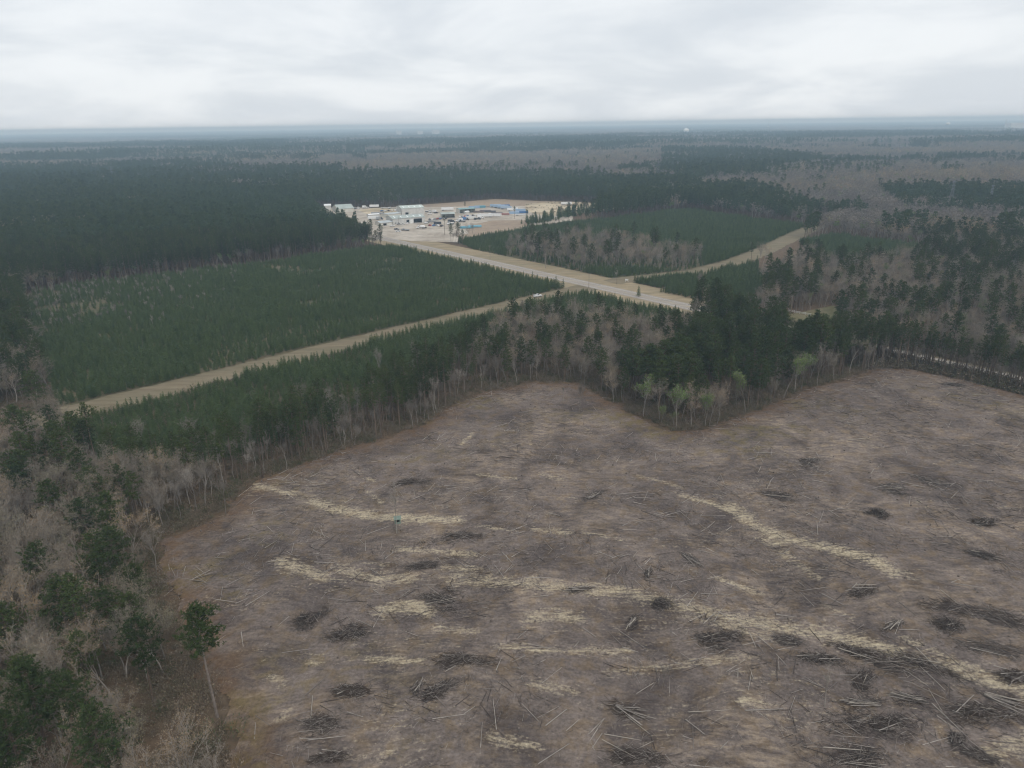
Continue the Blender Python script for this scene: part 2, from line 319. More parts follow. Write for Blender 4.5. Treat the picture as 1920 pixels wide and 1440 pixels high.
# ------------------------------------------------------------------ setting: ground and sheets
def sheet(name, poly, z, mat):
    mb = MB(); mb.add([(p[0], p[1], z) for p in poly], [tuple(range(len(poly)))]); o = mb.build(name, mat); tag(o, kind='structure')
    if o.data.polygons[0].normal.z < 0: o.data.flip_normals()
    return o
def ribbon(name, line, w0, w1, z, mat, kind='structure'):
    line = np.asarray(line, float); mb = MB(); vs = []
    for i, p in enumerate(line):
        d = line[min(i+1, len(line)-1)]-line[max(i-1, 0)]; d /= np.linalg.norm(d); n = np.array([-d[1], d[0]])
        vs += [(*(p+n*w0), z), (*(p+n*w1), z)]
    mb.add(vs, [(2*i, 2*i+1, 2*i+3, 2*i+2) for i in range(len(line)-1)]); o = mb.build(name, mat)
    if o.data.polygons[0].normal.z < 0: o.data.flip_normals()
    return tag(o, kind=kind)
g = MB(); n = 24; xs = np.linspace(-21000, 21000, n+1); ys = np.linspace(-1500, 22000, n+1)
g.add([(x, y, 0) for y in ys for x in xs], [(j*(n+1)+i, j*(n+1)+i+1, (j+1)*(n+1)+i+1, (j+1)*(n+1)+i) for j in range(n) for i in range(n)])
tag(g.build('ground', 'floor'), kind='structure')
RL = [RA+RD*s for s in range(-160, 900, 20)]
ribbon('road_verge', RL[:22], -19, 26, 0.02, 'straw'); ribbon('road_verge', RL[21:], -8.5, 10, 0.02, 'lane')
road = ribbon('road', RL, -6.2, 6.2, 0.05, 'asphalt')
def road_line(name, off, w, mat, dash=None):
    mb = MB(); s = -160.0; L = dash[0] if dash else 20.0
    while s < 880:
        a, b = RA+RD*s+RN*(off-w/2), RA+RD*(s+L)+RN*(off-w/2); c, d = b+RN*w, a+RN*w
        mb.add([(*a, 0.056), (*b, 0.056), (*c, 0.056), (*d, 0.056)], [(0, 1, 2, 3)]); s += dash[1] if dash else L
    return mb.build(name, mat, road)
road_line('edge_line', -4.0, 0.16, 'paint_white'); road_line('edge_line', 4.0, 0.16, 'paint_white'); road_line('centre_line', -0.15, 0.12, 'paint_yellow'); road_line('centre_line', 0.15, 0.12, 'paint_yellow', (3, 12))
mbp = MB()
def wavy(line, w, seed, step=4.0):
    """a lane sheet with uneven edges"""
    pts = []
    for a, b in zip(line[:-1], line[1:]):
        k = max(1, int(np.linalg.norm(b-a)/step)); pts += [a+(b-a)*i/k for i in range(k)]
    pts = np.array(pts+[line[-1]]); L = []; Rr = []
    for i, p in enumerate(pts):
        d = pts[min(i+1, len(pts)-1)]-pts[max(i-1, 0)]; d /= np.linalg.norm(d); nn = np.array([-d[1], d[0]])
        L.append(p+nn*(w+rng.uniform(-1, 1))); Rr.append(p-nn*(w+rng.uniform(-1, 1)))
    return L, Rr
def lane_sheet(name, line, w, z, mat):
    L, Rr = wavy(line, w, 0); mb = MB(); vs = []
    for a, b in zip(L, Rr): vs += [(*a, z), (*b, z)]
    mb.add(vs, [(2*i+1, 2*i+3, 2*i+2, 2*i) for i in range(len(L)-1)]); return tag(mb.build(name, mat), kind='structure')
lane_sheet('dirt_lane', LANE1, 9.2, 0.03, 'lane'); lane_sheet('dirt_lane', LANE2, 8.6, 0.034, 'lane')
sheet('plantation_ground', PLANT1, 0.008, 'scrub'); sheet('plantation_ground', PLANT3, 0.008, 'scrub'); sheet('plantation_ground', PLANT2, 0.012, 'scrub')
sheet('bare_field', FIELD, 0.012, 'field'); sheet('gravel_yard', YARD, 0.024, 'gravel'); sheet('dirt_patch', poly_px([(672, 394), (700, 390), (745, 393), (752, 398), (715, 403), (690, 402)]), 0.034, 'sandlot'); sheet('sandy_lot', SANDLOT, 0.030, 'sandlot')
sheet('dirt_patch', poly_px([(872, 424), (925, 413), (985, 413), (1000, 421), (940, 432), (880, 441)]), 0.034, 'field'); sheet('pasture', PASTURE, 0.024, 'grassfield'); sheet('pasture', PASTURE2, 0.026, 'grassfield')

# logged clearing: relief, tracks of pale sand, rusty leaf litter along the woods
SAND = [  # (pixel polyline, half width in metres, strength)
 ([(474, 912), (520, 922), (548, 931)], 1.5, 1.0), ([(590, 945), (640, 962), (700, 972), (790, 976), (858, 979)], 1.6, 1.1), ([(548, 931), (600, 948)], 1.2, 0.7),
 ([(895, 990), (965, 999)], 0.7, 0.8), ([(1000, 996), (1068, 1002)], 1.1, 0.9), ([(1090, 1000), (1165, 1018)], 0.7, 0.7),
 ([(750, 1033), (830, 1038), (885, 1046)], 1.1, 0.95), ([(640, 1072), (700, 1090), (770, 1090)], 1.8, 0.9), ([(518, 1056), (560, 1072), (616, 1090)], 1.5, 1.0),
 ([(840, 1068), (910, 1072)], 1.3, 0.8), ([(860, 1094), (1000, 1098), (1100, 1110), (1180, 1114), (1240, 1130), (1300, 1146)], 1.9, 0.95),
 ([(1300, 1146), (1380, 1166), (1450, 1181), (1540, 1195), (1620, 1212), (1700, 1234), (1790, 1262), (1870, 1288), (1960, 1312)], 1.9, 1.0),
 ([(1290, 1160), (1400, 1190), (1470, 1208)], 1.2, 0.8), ([(1700, 1205), (1740, 1222), (1800, 1248), (1880, 1280)], 1.0, 0.9),
 ([(720, 1150), (760, 1140), (800, 1150)], 1.9, 1.1), ([(1000, 1165), (1040, 1155), (1080, 1165)], 1.7, 1.0), ([(820, 1180), (890, 1190)], 1.0, 0.8),
 ([(1284, 934), (1340, 950), (1380, 965)], 1.3, 1.0), ([(1372, 955), (1410, 985), (1450, 1006), (1500, 1020), (1570, 1036), (1630, 1050), (1668, 1075)], 1.9, 1.1),
 ([(1425, 1010), (1470, 1040), (1530, 1085)], 1.3, 0.75), ([(1350, 1088), (1420, 1116)], 0.8, 0.95), ([(1550, 1140), (1600, 1165)], 0.9, 0.7),
 ([(930, 1214), (1000, 1222), (1090, 1228), (1180, 1222)], 1.0, 0.9), ([(690, 1240), (790, 1244)], 1.0, 0.9), ([(1000, 1285), (1080, 1303)], 1.1, 0.75), ([(1140, 1265), (1260, 1250), (1420, 1235)], 0.9, 0.7),
 ([(1390, 1318), (1425, 1325)], 1.0, 1.0), ([(925, 1390), (1010, 1405)], 0.8, 0.85), ([(510, 1270), (530, 1285)], 0.9, 0.95), ([(525, 1350), (545, 1335)], 0.7, 0.8),
 ([(1850, 1425), (1890, 1408), (1940, 1390)], 1.6, 0.9), ([(900, 893), (965, 901)], 0.8, 0.85), ([(1015, 892), (1050, 902)], 0.9, 0.8), ([(1195, 895), (1275, 916)], 0.8, 0.8), ([(1090, 800), (1110, 815)], 0.6, 0.7),
 ([(865, 835), (885, 815)], 0.7, 0.9), ([(690, 902), (700, 905)], 0.7, 0.9), ([(690, 925), (715, 945)], 0.8, 0.8), ([(580, 1245), (600, 1252)], 0.6, 0.9), ([(1440, 1010), (1455, 1020)], 2.2, 0.8), ([(1700, 1080), (1712, 1088)], 1.2, 0.7)]
st = 0.6; gx = np.arange(-98, 246, st); gy = np.arange(30, 296, st); GX, GY = np.meshgrid(gx, gy); GP = np.stack([GX.ravel(), GY.ravel()], 1)
wb_ = np.column_stack([fbm(GP, 7, 140, 3), fbm(GP, 7, 150, 3)])-0.5; ins = inside(GP+wb_*9.0, CLEAR); d_edge = dist_line(GP, EDGE)
sand = np.zeros(len(GP)); rut = np.zeros(len(GP))
for pts, w, s in SAND:
    line = poly_px(pts); d = dist_line(GP, line); wob = 0.7+0.6*vnoise(GP, 5.0, 3)
    sand = np.maximum(sand, s*np.exp(-(d/(1.7*w*wob))**2)); rut = np.maximum(rut, np.exp(-((d-0.9)/0.45)**2)*0.18)
sand = np.maximum(sand, 0.32*np.clip((fbm(GP*[0.4, 1.0], 9, 20, 3)-0.56)*8, 0, 1)); sand = np.clip(sand, 0, 1.1)
edge_a = np.exp(-(d_edge/7.0)**2); grass_a = np.clip((fbm(GP, 16, 30, 3)-0.52)*7, 0, 1)*np.exp(-(np.maximum(d_edge-5, 0)/22.0)**2)*0.5
z = 0.10+0.55*fbm(GP, 28, 40, 2)+0.35*fbm(GP, 4.0, 44, 3)+0.18*rng.random(len(GP))-rut
HZ = (z*np.clip(d_edge/4, 0, 1)+0.06).reshape(GX.shape)
def clear_z(x, y):
    i = int(np.clip((y-30)/st, 0, HZ.shape[0]-1)); j = int(np.clip((x+98)/st, 0, HZ.shape[1]-1)); return float(HZ[i, j])
ins2 = ins.reshape(GX.shape); ok = ins2[:-1, :-1] & ins2[1:, :-1] & ins2[:-1, 1:] & ins2[1:, 1:]
I, J = np.nonzero(ok); W = GX.shape[1]; q = np.stack([I*W+J, I*W+J+1, (I+1)*W+J+1, (I+1)*W+J], 1); used, inv = np.unique(q, return_inverse=True); q = inv.reshape(q.shape)
me = bpy.data.meshes.new('logged_clearing'); me.vertices.add(len(used)); me.vertices.foreach_set('co', np.stack([GP[used, 0], GP[used, 1], HZ.ravel()[used]], 1).ravel())
me.loops.add(q.size); me.loops.foreach_set('vertex_index', q.ravel()); me.polygons.add(len(q)); me.polygons.foreach_set('loop_start', np.arange(0, q.size, 4)); me.polygons.foreach_set('loop_total', np.full(len(q), 4))
me.update(calc_edges=True); me.polygons.foreach_set('use_smooth', np.ones(len(q), bool))
for nm, arr in (('sand', sand), ('edge', edge_a), ('grass', grass_a)):
    a = me.attributes.new(nm, 'FLOAT', 'POINT'); a.data.foreach_set('value', arr[used].astype(np.float32))
me.materials.append(MAT['clearing']); tag(obj('logged_clearing', me), kind='structure')
def gz(x, y): return clear_z(x, y) if inside([(x, y)], CLEAR)[0] else 0.0

# ------------------------------------------------------------------ tree prototypes
def tufts(mb, C, up, blades, ln, wd, mi=0):
    """needle tufts: blades of needles round each centre"""
    n = len(C); c = np.repeat(C, blades, 0); d = unit(n*blades); d[:, 2] = d[:, 2]*0.8+up; d += np.repeat(unit(n), blades, 0)*0.3; d /= np.linalg.norm(d, axis=1)[:, None]
    w = np.cross(d, unit(len(d))); w /= np.linalg.norm(w, axis=1)[:, None]+1e-6
    l = ln*rng.uniform(0.6, 1.25, (len(d), 1)); ww = wd*rng.uniform(0.6, 1.2, (len(d), 1)); b = c+rng.normal(size=c.shape)*ln*0.16
    mb.tris(b-w*ww, b+w*ww, b+d*l, mi)
def flecks(mb, C, size, mi=0):
    n = len(C); a = unit(n); b = np.cross(a, unit(n)); b /= np.linalg.norm(b, axis=1)[:, None]+1e-6; s = size*rng.uniform(0.5, 1.3, (n, 1))
    mb.tris(C-b*s*0.5, C+b*s*0.5, C+a*s, mi)
def pine(h, cb, cr, nb, tpm, blades, ln, wd, lod=0, lop=0.0):
    T, Cn = MB(), MB(); zz = np.linspace(0, h*0.97, 8 if lod == 0 else 3); sw = rng.uniform(-1, 1, 2)*0.018*h
    ax = lambda z: np.array([sw[0]*math.sin(z/h*2.6), sw[1]*math.sin(z/h*2.1), z])
    r0 = 0.0115*h
    T.tube([ax(z) for z in zz], [max(0.03, r0*(1-0.86*(z/h)**1.2)) for z in zz], 6 if lod == 0 else 3)
    pts = []; az = rng.uniform(0, 6.3); side = rng.uniform(0, 6.3)
    for k in range(nb):
        t = ((k+rng.random())/nb)**0.85; z = h*(cb+(0.985-cb)*t); az += 2.4+rng.uniform(-0.5, 0.5)
        L = cr*(math.sin(math.pi*(0.16+0.80*t))**0.8)*rng.uniform(0.55, 1.15)*(1+lop*math.cos(az-side))
        el = -0.15+0.75*t+rng.uniform(-0.15, 0.2); d = np.array([math.cos(az)*math.cos(el), math.sin(az)*math.cos(el), math.sin(el)])
        p0 = ax(z); p1 = p0+d*L+[0, 0, 0.10*L]
        if lod == 0: T.tube([p0, p0+d*L*0.55, p1], [0.055+0.012*L, 0.045, 0.015], 3, cap=False)
        m = max(3, int(L*tpm)); s = rng.uniform(0.30, 1.05, m)[:, None]; c = p0+(p1-p0)*s
        c = c+rng.normal(size=c.shape)*np.array([0.42, 0.42, 0.24])*(0.35+0.25*L*s); pts.append(c)
    pts.append(ax(h*0.97)+rng.normal(size=(6, 3))*[0.4, 0.4, 0.5]); C = np.vstack(pts)
    tufts(Cn, C, 0.45, blades, ln, wd)
    if lod == 0:
        for k in range(10):      # dead stubs below the crown
            z = h*rng.uniform(0.25, cb); a = rng.uniform(0, 6.3); p = ax(z); T.tube([p, p+np.array([math.cos(a), math.sin(a), 0.1])*rng.uniform(0.5, 1.6)], [0.03, 0.012], 3, cap=False)
    return T, Cn
def hardwood(h, spread, bare=0.34, buds=2600, bs=0.13, n1=6, levels=3, twl=1.0, lod=0, narrow=0.0):
    T, Cn = MB(), MB(); tips = []
    def grow(p, d, L, r, lev):
        k = 3 if lev < 2 else 2; pts = [p]; q = p.copy(); dd = d.copy()
        for i in range(k):
            dd = dd+rng.normal(size=3)*0.13+np.array([0, 0, 0.10]); dd /= np.linalg.norm(dd); q = q+dd*L/k; pts.append(q.copy())
        rs = [r*(1-0.62*i/k) for i in range(k+1)]
        (T if lev < 2 else Cn).tube(pts, rs, 5 if lev == 0 else (4 if lev == 1 else 3), cap=False)
        if lev >= levels: tips.extend(pts[1:]); return
        nc = n1 if lev == 0 else int(rng.integers(3, 5))
        for c in range(nc):
            s = rng.uniform(0.55, 1.0) if lev == 0 else rng.uniform(0.3, 1.0); i = min(int(s*k), k-1); b = pts[i]+(pts[i+1]-pts[i])*(s*k-i)
            a = rng.uniform(0, 6.3); o = np.cross(dd, [math.cos(a), math.sin(a), 0.3]); o /= np.linalg.norm(o)+1e-6
            ang = rng.uniform(0.35, 0.85)*spread; nd = dd*math.cos(ang)+o*math.sin(ang)+np.array([0, 0, 0.22+narrow]); nd /= np.linalg.norm(nd)
            grow(b, nd, L*rng.uniform(0.52, 0.78) if lev else h*rng.uniform(0.24, 0.36), max(0.028, rs[i]*rng.uniform(0.42, 0.62)), lev+1)
        if lev: tips.append(pts[-1])
    grow(np.zeros(3), np.array([rng.normal()*0.05, rng.normal()*0.05, 1.0]), h*(bare+0.22), 0.0115*h, 0)
    tp = np.array(tips); zs = tp[:, 2].max(); sc = h/zs if zs > 0 else 1
    m = int(4.0*len(tp)) if lod == 0 else len(tp); b = tp[rng.integers(0, len(tp), m)]; d = unit(m); d[:, 2] = np.abs(d[:, 2])*0.7+0.15; l = twl*rng.uniform(0.4, 1.1, (m, 1)); e = b+d*l
    w = np.cross(d, unit(m)); w /= np.linalg.norm(w, axis=1)[:, None]+1e-6; w *= 0.022 if lod == 0 else 0.08
    Cn.tris(b-w, b+w, e, 0)
    if buds:
        i = rng.integers(0, m, buds); flecks(Cn, b[i]+(e[i]-b[i])*rng.uniform(0.3, 1.1, (buds, 1))+rng.normal(size=(buds, 3))*0.18, bs, 1)
    for q in (T, Cn): q.v = [(x*sc, y*sc, zz*sc) for x, y, zz in q.v]
    return T, Cn
def young_pine(h, r, whorls, blades, ln, wd):
    T, Cn = MB(), MB(); T.tube([(0, 0, 0), (0, 0, h*0.5), (0, 0, h*0.96)], [0.07, 0.05, 0.015], 4); C = []
    for k in range(whorls):
        t = (k+0.3)/whorls; z = h*(0.06+0.92*t); rr = r*(1-t)**0.72*(0.75+0.25*math.sin(k*2.1))+0.08; m = max(3, int(9*(1-t)+3)); a0 = rng.uniform(0, 6.3)
        for i in range(m):
            a = a0+6.283*i/m+rng.uniform(-0.25, 0.25); L = rr*rng.uniform(0.7, 1.15)
            for s in ((0.45, 0.95) if L > 0.5 else (0.9,)): C.append((math.cos(a)*L*s, math.sin(a)*L*s, z+0.35*L*s+rng.uniform(-0.1, 0.1)))
    C.append((0, 0, h*0.97)); tufts(Cn, np.array(C), 0.5, blades, ln, wd); return T, Cn
def pair(name, TC, tm, cm): return TC[0].mesh(name+'_trunk', tm), TC[1].mesh(name+'_crown', cm)
def joined(name, TC, tm, cms):
    T, C = TC; j = MB(); j.add(T.v, T.f, 0); j.v_off = len(T.v); o = len(j.v); j.v.extend(C.v); j.f.extend([tuple(i+o for i in f) for f in C.f]); j.m.extend([k+1 for k in C.m])
    me = j.mesh(name, [tm]+(cms if isinstance(cms, list) else [cms])); return bpy.data.objects.new(name, me)
PB_GEO = [pine(22, 0.45, 4.6, 62, 4.0, 8, 0.55, 0.085), pine(21, 0.40, 4.9, 66, 3.8, 8, 0.55, 0.085, lop=0.2), pine(23, 0.50, 4.5, 60, 4.2, 8, 0.55, 0.085, lop=0.15)]   # broad crowns of free-growing pines
P_GEO = [pine(22, 0.52, 3.3, 46, 4.0, 8, 0.52, 0.082), pine(23, 0.60, 2.9, 40, 4.2, 8, 0.52, 0.082, lop=0.25), pine(20, 0.42, 3.6, 54, 3.8, 8, 0.52, 0.082), pine(21, 0.56, 2.5, 38, 4.4, 8, 0.5, 0.08, lop=0.3), pine(19, 0.38, 3.4, 50, 3.8, 8, 0.52, 0.082, lop=0.2)]
PT_GEO = [pine(20, 0.64, 1.9, 30, 4.0, 7, 0.48, 0.075, lop=0.3), pine(21, 0.58, 2.1, 34, 3.6, 7, 0.48, 0.075, lop=0.3), pine(18, 0.55, 1.8, 30, 3.6, 7, 0.46, 0.075)]   # slender, open crowns
H_GEO = [hardwood(17, 1.0), hardwood(18, 1.15, n1=7), hardwood(15, 0.9), hardwood(16, 1.1, n1=6), hardwood(19, 0.8)]
HG_GEO = [hardwood(16, 0.95, buds=2200), hardwood(17, 0.7, buds=1800, n1=5, narrow=0.2), hardwood(14, 1.0, buds=2000)]
HT_GEO = [hardwood(16, 0.5, bare=0.5, buds=900, n1=5, narrow=0.35), hardwood(15, 0.6, bare=0.48, buds=900, n1=4, narrow=0.3)]                    # thin poles at the edges
S_GEO = [hardwood(13, 0.8, buds=1500, bs=0.24), hardwood(15, 0.6, buds=1700, bs=0.24, narrow=0.2)]
Y_GEO = [young_pine(5.6, 1.35, 11, 6, 0.48, 0.055), young_pine(6.2, 1.5, 12, 6, 0.48, 0.055), young_pine(5.0, 1.3, 10, 6, 0.46, 0.055)]
LONE = pair('pine_tree', pine(24.5, 0.60, 3.5, 58, 4.8, 9, 0.56, 0.085, lop=0.2), 'lonebark', 'needle'); PINE = [pair('pine_tree', g_, 'pbark', 'needle') for g_ in P_GEO]; PBIG = [pair('pine_tree', g_, 'pbark', 'needle') for g_ in PB_GEO]; PTHIN = [pair('pine_tree', g_, 'pbark', 'needle') for g_ in PT_GEO]
HARD = [pair('bare_tree', g_, 'hbark', ['hbark', 'twig']) for g_ in H_GEO]; HGREY = [pair('bare_tree', g_, 'hbark', ['hbark', 'greybud']) for g_ in HG_GEO]; HTHIN = [pair('bare_tree', g_, 'hbark', ['hbark', 'greybud']) for g_ in HT_GEO]
SPRING = [pair('budding_tree', g_, 'hbark', ['hbark', 'spring']) for g_ in S_GEO]; YOUNG = [pair('young_pine', g_, 'pbark', 'young') for g_ in Y_GEO]
# the same trees in one piece, and coarse ones, as sources for the masses of far trees
SRC = {'pine': [joined('s', g_, 'pbark', 'needle') for g_ in P_GEO], 'pbig': [joined('s', g_, 'pbark', 'needle') for g_ in PB_GEO], 'pthin': [joined('s', g_, 'pbark', 'needle') for g_ in PT_GEO],
       'hard': [joined('s', g_, 'hbark', ['hbark', 'twig']) for g_ in H_GEO], 'hgrey': [joined('s', g_, 'hbark', ['hbark', 'greybud']) for g_ in HG_GEO], 'hthin': [joined('s', g_, 'hbark', ['hbark', 'greybud']) for g_ in HT_GEO],
       'spring': [joined('s', g_, 'hbark', ['hbark', 'spring']) for g_ in S_GEO], 'young': [joined('s', g_, 'pbark', 'young') for g_ in Y_GEO],
       'pine_far': [joined('s', pine(19+k*0.8, 0.42, 3.0+0.15*k, 20, 1.5, 5, 1.25, 0.28, lod=1), 'pbark', 'needle2' if k < 3 else 'needle') for k in range(6)],
       'hard_far': [joined('s', hardwood(15+k*0.7, 1.05, buds=200, bs=0.62, n1=6, levels=2, twl=1.6, lod=1), 'hbark', ['hbark', ('hdark', 'greybud', 'hdark', 'greybud', 'twig', 'twig')[k]]) for k in range(6)],
       'spring_far': [joined('s', hardwood(14, 0.9, buds=260, bs=0.7, n1=6, levels=2, twl=1.6, lod=1), 'hbark', ['hbark', 'spring'])]}
def shrub(h, m):
    C = MB(); b = rng.normal(size=(m, 3))*[0.45*h, 0.45*h, 0.1]; b[:, 2] = 0; d = unit(m); d[:, 2] = np.abs(d[:, 2])+0.8; d /= np.linalg.norm(d, axis=1)[:, None]; w = np.cross(d, unit(m))*0.03
    e = b+d*h*rng.uniform(0.5, 1.1, (m, 1)); C.tris(b-w, b+w, e); flecks(C, b+(e-b)*rng.uniform(0.4, 1.05, (m, 1)), 0.22); flecks(C, b+(e-b)*rng.uniform(0.3, 1.0, (m, 1)), 0.18); return bpy.data.objects.new('s', C.mesh('shrub', 'shrub'))
SRC['shrub'] = [shrub(1.4, 60), shrub(2.2, 70), shrub(1.0, 50)]
def clump(kind, S):
    j = MB(); nT = 14
    for k in range(nT):
        x, y = rng.uniform(-S/2, S/2, 2); hh = rng.uniform(13, 21); m = 16; c = rng.normal(size=(m, 3))*[3.0, 3.0, 2.6]+[x, y, hh*0.75]; flecks(j, c, 3.4, 0)
    j.add([(-S/2, -S/2, 7), (S/2, -S/2, 7.5), (S/2, S/2, 7), (-S/2, S/2, 7.5)], [(0, 1, 2, 3)], 0)
    return bpy.data.objects.new('s', j.mesh('clump', kind))
SRC['clump_p'] = [clump(m_, 46) for m_ in ('needle2', 'needle2', 'needle', 'needle')]; SRC['clump_h'] = [clump(m_, 46) for m_ in ('hdark', 'greybud', 'greybud', 'twig')]

# ------------------------------------------------------------------ scatter: where every tree stands
def jitter_grid(x0, x1, y0, y1, s, j=0.42):
    X, Y = np.meshgrid(np.arange(x0, x1, s), np.arange(y0, y1, s)); P = np.stack([X.ravel(), Y.ravel()], 1); return P+rng.uniform(-j, j, P.shape)*s
def in_cone(P, pad=0.14):
    px = to_px(np.column_stack([P, np.full(len(P), 10.0)])); return (px[:, 2] > 0) & (px[:, 0] > -1920*pad) & (px[:, 0] < 1920*(1+pad)) & (px[:, 1] < 1440*1.12)
TREES = []     # (kind, x, y, scale, zone)
def put(kind, P, smin, smax, zone):
    s = rng.uniform(smin, smax, len(P)); TREES.extend([(kind, float(p[0]), float(p[1]), float(k), zone) for p, k in zip(P, s)])
FIX = []       # trees the photograph shows singly: (kind, crown pixel, crown height, scale, zone)
def fix(kind, u, v, zc, sc, zone): p = at2(u, v, zc); FIX.append((kind, p[0], p[1], sc, zone))
for u, v, s in [(203, 972, 1.0), (68, 1062, 0.95), (252, 1092, 0.8), (112, 1128, 1.05), (262, 1205, 1.0), (60, 1318, 1.15), (178, 1392, 1.1), (95, 935, 0.9), (172, 912, 0.85), (38, 880, 0.95), (200, 1140, 0.9), (15, 1180, 0.95), (150, 1230, 0.85), (20, 1400, 1.1), (130, 1330, 1.0), (245, 1145, 0.8), (60, 720, 1.0), (30, 790, 1.0), (70, 660, 1.0), (25, 640, 1.0)]: fix('pbig', u, v, 13.5*s, 0.88*s, 'left')
for u, v, s in [(140, 1075, 0.95), (45, 1120, 1.0), (62, 1190, 0.85), (190, 1225, 0.85), (235, 995, 0.95), (118, 1005, 0.9), (100, 902, 0.95), (180, 865, 0.95), (330, 1405, 0.95), (228, 1335, 0.85), (15, 975, 1.0), (150, 850, 0.85), (215, 870, 0.8), (110, 1420, 0.9), (265, 1415, 0.85), (170, 1290, 0.8), (20, 1250, 0.8), (392, 1432, 0.7), (280, 1010, 0.7), (55, 800, 0.9)]: fix('hard', u, v, 13*s, 1.15*s, 'left')
for u, v, s in [(250, 800, 1.0), (355, 788, 0.85), (560, 722, 0.85), (618, 735, 0.8), (785, 655, 0.95), (850, 660, 0.9), (712, 668, 0.8)]: fix('hgrey', u, v, 13*s, s, 'belt')
for u, v, s in [(1237, 794, 0.95), (1296, 806, 1.08), (1345, 797, 0.95), (1330, 803, 0.8), (1490, 738, 1.1), (1532, 728, 1.05), (1592, 706, 1.05), (1562, 718, 0.9), (1150, 757, 0.85)]: fix('hard', u, v-4, 0, s, 'point')
for u, v, s in [(1446, 632, 1.0), (1318, 552, 1.1), (1070, 605, 1.05), (1120, 595, 1.0), (980, 610, 0.95)]: fix('hard', u, v, 12*s, s, 'middle')
for u, v, s in [(1206, 786, 1.2), (1268, 808, 1.3), (1322, 804, 0.95), (1398, 778, 1.15), (1468, 752, 1.25), (1502, 736, 1.15), (1240, 800, 0.55), (1262, 806, 0.5)]: fix('spring', u, v-5, 0, s, 'point')
for u, v, s in [(1885, 690, 0.6), (1675, 650, 0.7)]: fix('spring', u, v, 8*s, s, 'row')
fix('pbig', 408, 1345, 0.0, 1.0, 'lone')
for k_, u, v, s, lab in [('hthin', 1545, 1330, 0.62, 'thin grey sapling left standing among log piles in the clearing'), ('hthin', 1243, 1300, 0.45, 'small leafless sapling alone in the middle of the clearing'),
        ('hthin', 1058, 1035, 0.4, 'short bare sapling standing behind the long sandy track'), ('hgrey', 1086, 775, 0.72, 'grey leafless tree standing free before the notch of the woods'), ('hthin', 1057, 755, 0.5, 'thin leafless tree just inside the notch of the clearing'),
        ('hthin', 424, 968, 0.9, 'pale bare trunk at the left corner of the tree belt'), ('hthin', 744, 1003, 0.98, 'tall thin dead tree beside the hunting blind'),
        ('hthin', 1156, 533, 0.75, 'pale leafless pole-like tree on the grass across the road'), ('young', 1197, 557, 1.15, 'single small pine on the grass verge beside the road'),
        ('pthin', 834, 440, 0.95, 'tall layered pine standing before the gravel yard'), ('hthin', 856, 440, 0.8, 'thin bare tree right of the layered pine by the yard'), ('hthin', 862, 443, 0.75, 'bare tree clump by the teal pipe stack'),
        ('pine', 872, 396, 0.55, 'small round pine beside the blue trailers in the yard'), ('pine', 965, 410, 0.6, 'dark pine at the corner of the yard before the blue trailers'), ('pine', 988, 417, 0.6, 'dark pine at the near end of the tree line by the sandy lot'), ('hgrey', 1310, 556, 0.95, 'grey bare tree beside the broad tan tree near the road')]:
    fix(k_, u, v, 0, s, 'L:'+lab)
for u, v, s in [(1004, 414, 0.6), (1020, 412, 0.65), (1036, 409, 0.7), (1052, 406, 0.75), (1066, 404, 0.9), (1080, 401, 0.95), (1094, 399, 1.0), (1110, 396, 1.0), (1128, 394, 0.95), (1075, 404, 0.8), (1100, 400, 0.9)]: fix('pbig', u, v, 0, s*0.72, 'yard')
FX = np.array([(f[1], f[2]) for f in FIX])
def clear_of_fix(P, d): return np.min(np.hypot(P[:, None, 0]-FX[None, :, 0], P[:, None, 1]-FX[None, :, 1]), 1) > d
P = jitter_grid(-420, 420, 60, 720, 3.4); P = P[in_cone(P)]; P = P[np.hypot(*P.T) < 700]; P = P[~open_ground(P)]
d_e = dist_line(P, EDGE); pl = [inside(P, q_) for q_ in (PLANT1, PLANT2, PLANT3, PLANT4, PLANT5)]; s_r, a_r = road_sd(P); anyp = np.any(pl, 0) | (dist_line(P, LANE1) < 24) | (dist_line(P, LANE2) < 13) | ((s_r > -26) & (s_r < 32) & (a_r < 195)) | inside(P, YBUF); hwb = inside(P, HWBAND3)
r1 = rng.random(len(P)); sN = fbm(P, 45, 50, 2); s_r, a_r = road_sd(P)
hw1 = inside(P, poly_px([(925, 612), (1000, 592), (1180, 592), (1340, 605), (1260, 690), (1130, 735), (1080, 718), (980, 716), (880, 690)], 4)) & ~anyp
left = ~anyp & (P[:, 0] < -60) & (P[:, 1] < 480) & ~((P[:, 0] > -150) & (P[:, 1] > 186))
left |= ~anyp & (P[:, 0] < -40) & (P[:, 1] < 186)
belt = ~anyp & ~left & ~hw1 & (P[:, 0] < 24) & (P[:, 1] < 420)
row = ~anyp & (P[:, 0] > 140) & (s_r < -7) & (a_r > 300)
point = ~anyp & ~left & ~belt & ~hw1 & ~row & (s_r < -14) & (P[:, 0] > 22)
def sel(mask, dens): return mask & (rng.random(len(P)) < dens)
cf = clear_of_fix(P, 4.2); lone_ = FX[[f[4] == 'lone' for f in FIX]][0]; cf &= np.hypot(*(P-lone_).T) > 15
m = sel(left & cf & (d_e > 4.5), 0.78); far_l = P[:, 1] > 230; pf = np.where(far_l, 0.52, 0.02)+0.5*(sN-0.5); k = m & (r1 < pf); kb = rng.random(len(P)) < 0.4; put('pine', P[k & ~kb], 0.72, 1.05, 'left'); put('pbig', P[k & kb], 0.7, 1.0, 'left'); k2 = m & ~k; put('hard', P[k2 & (r1 < 0.85)], 0.65, 1.1, 'left'); put('hgrey', P[k2 & (r1 >= 0.85)], 0.6, 0.95, 'left')
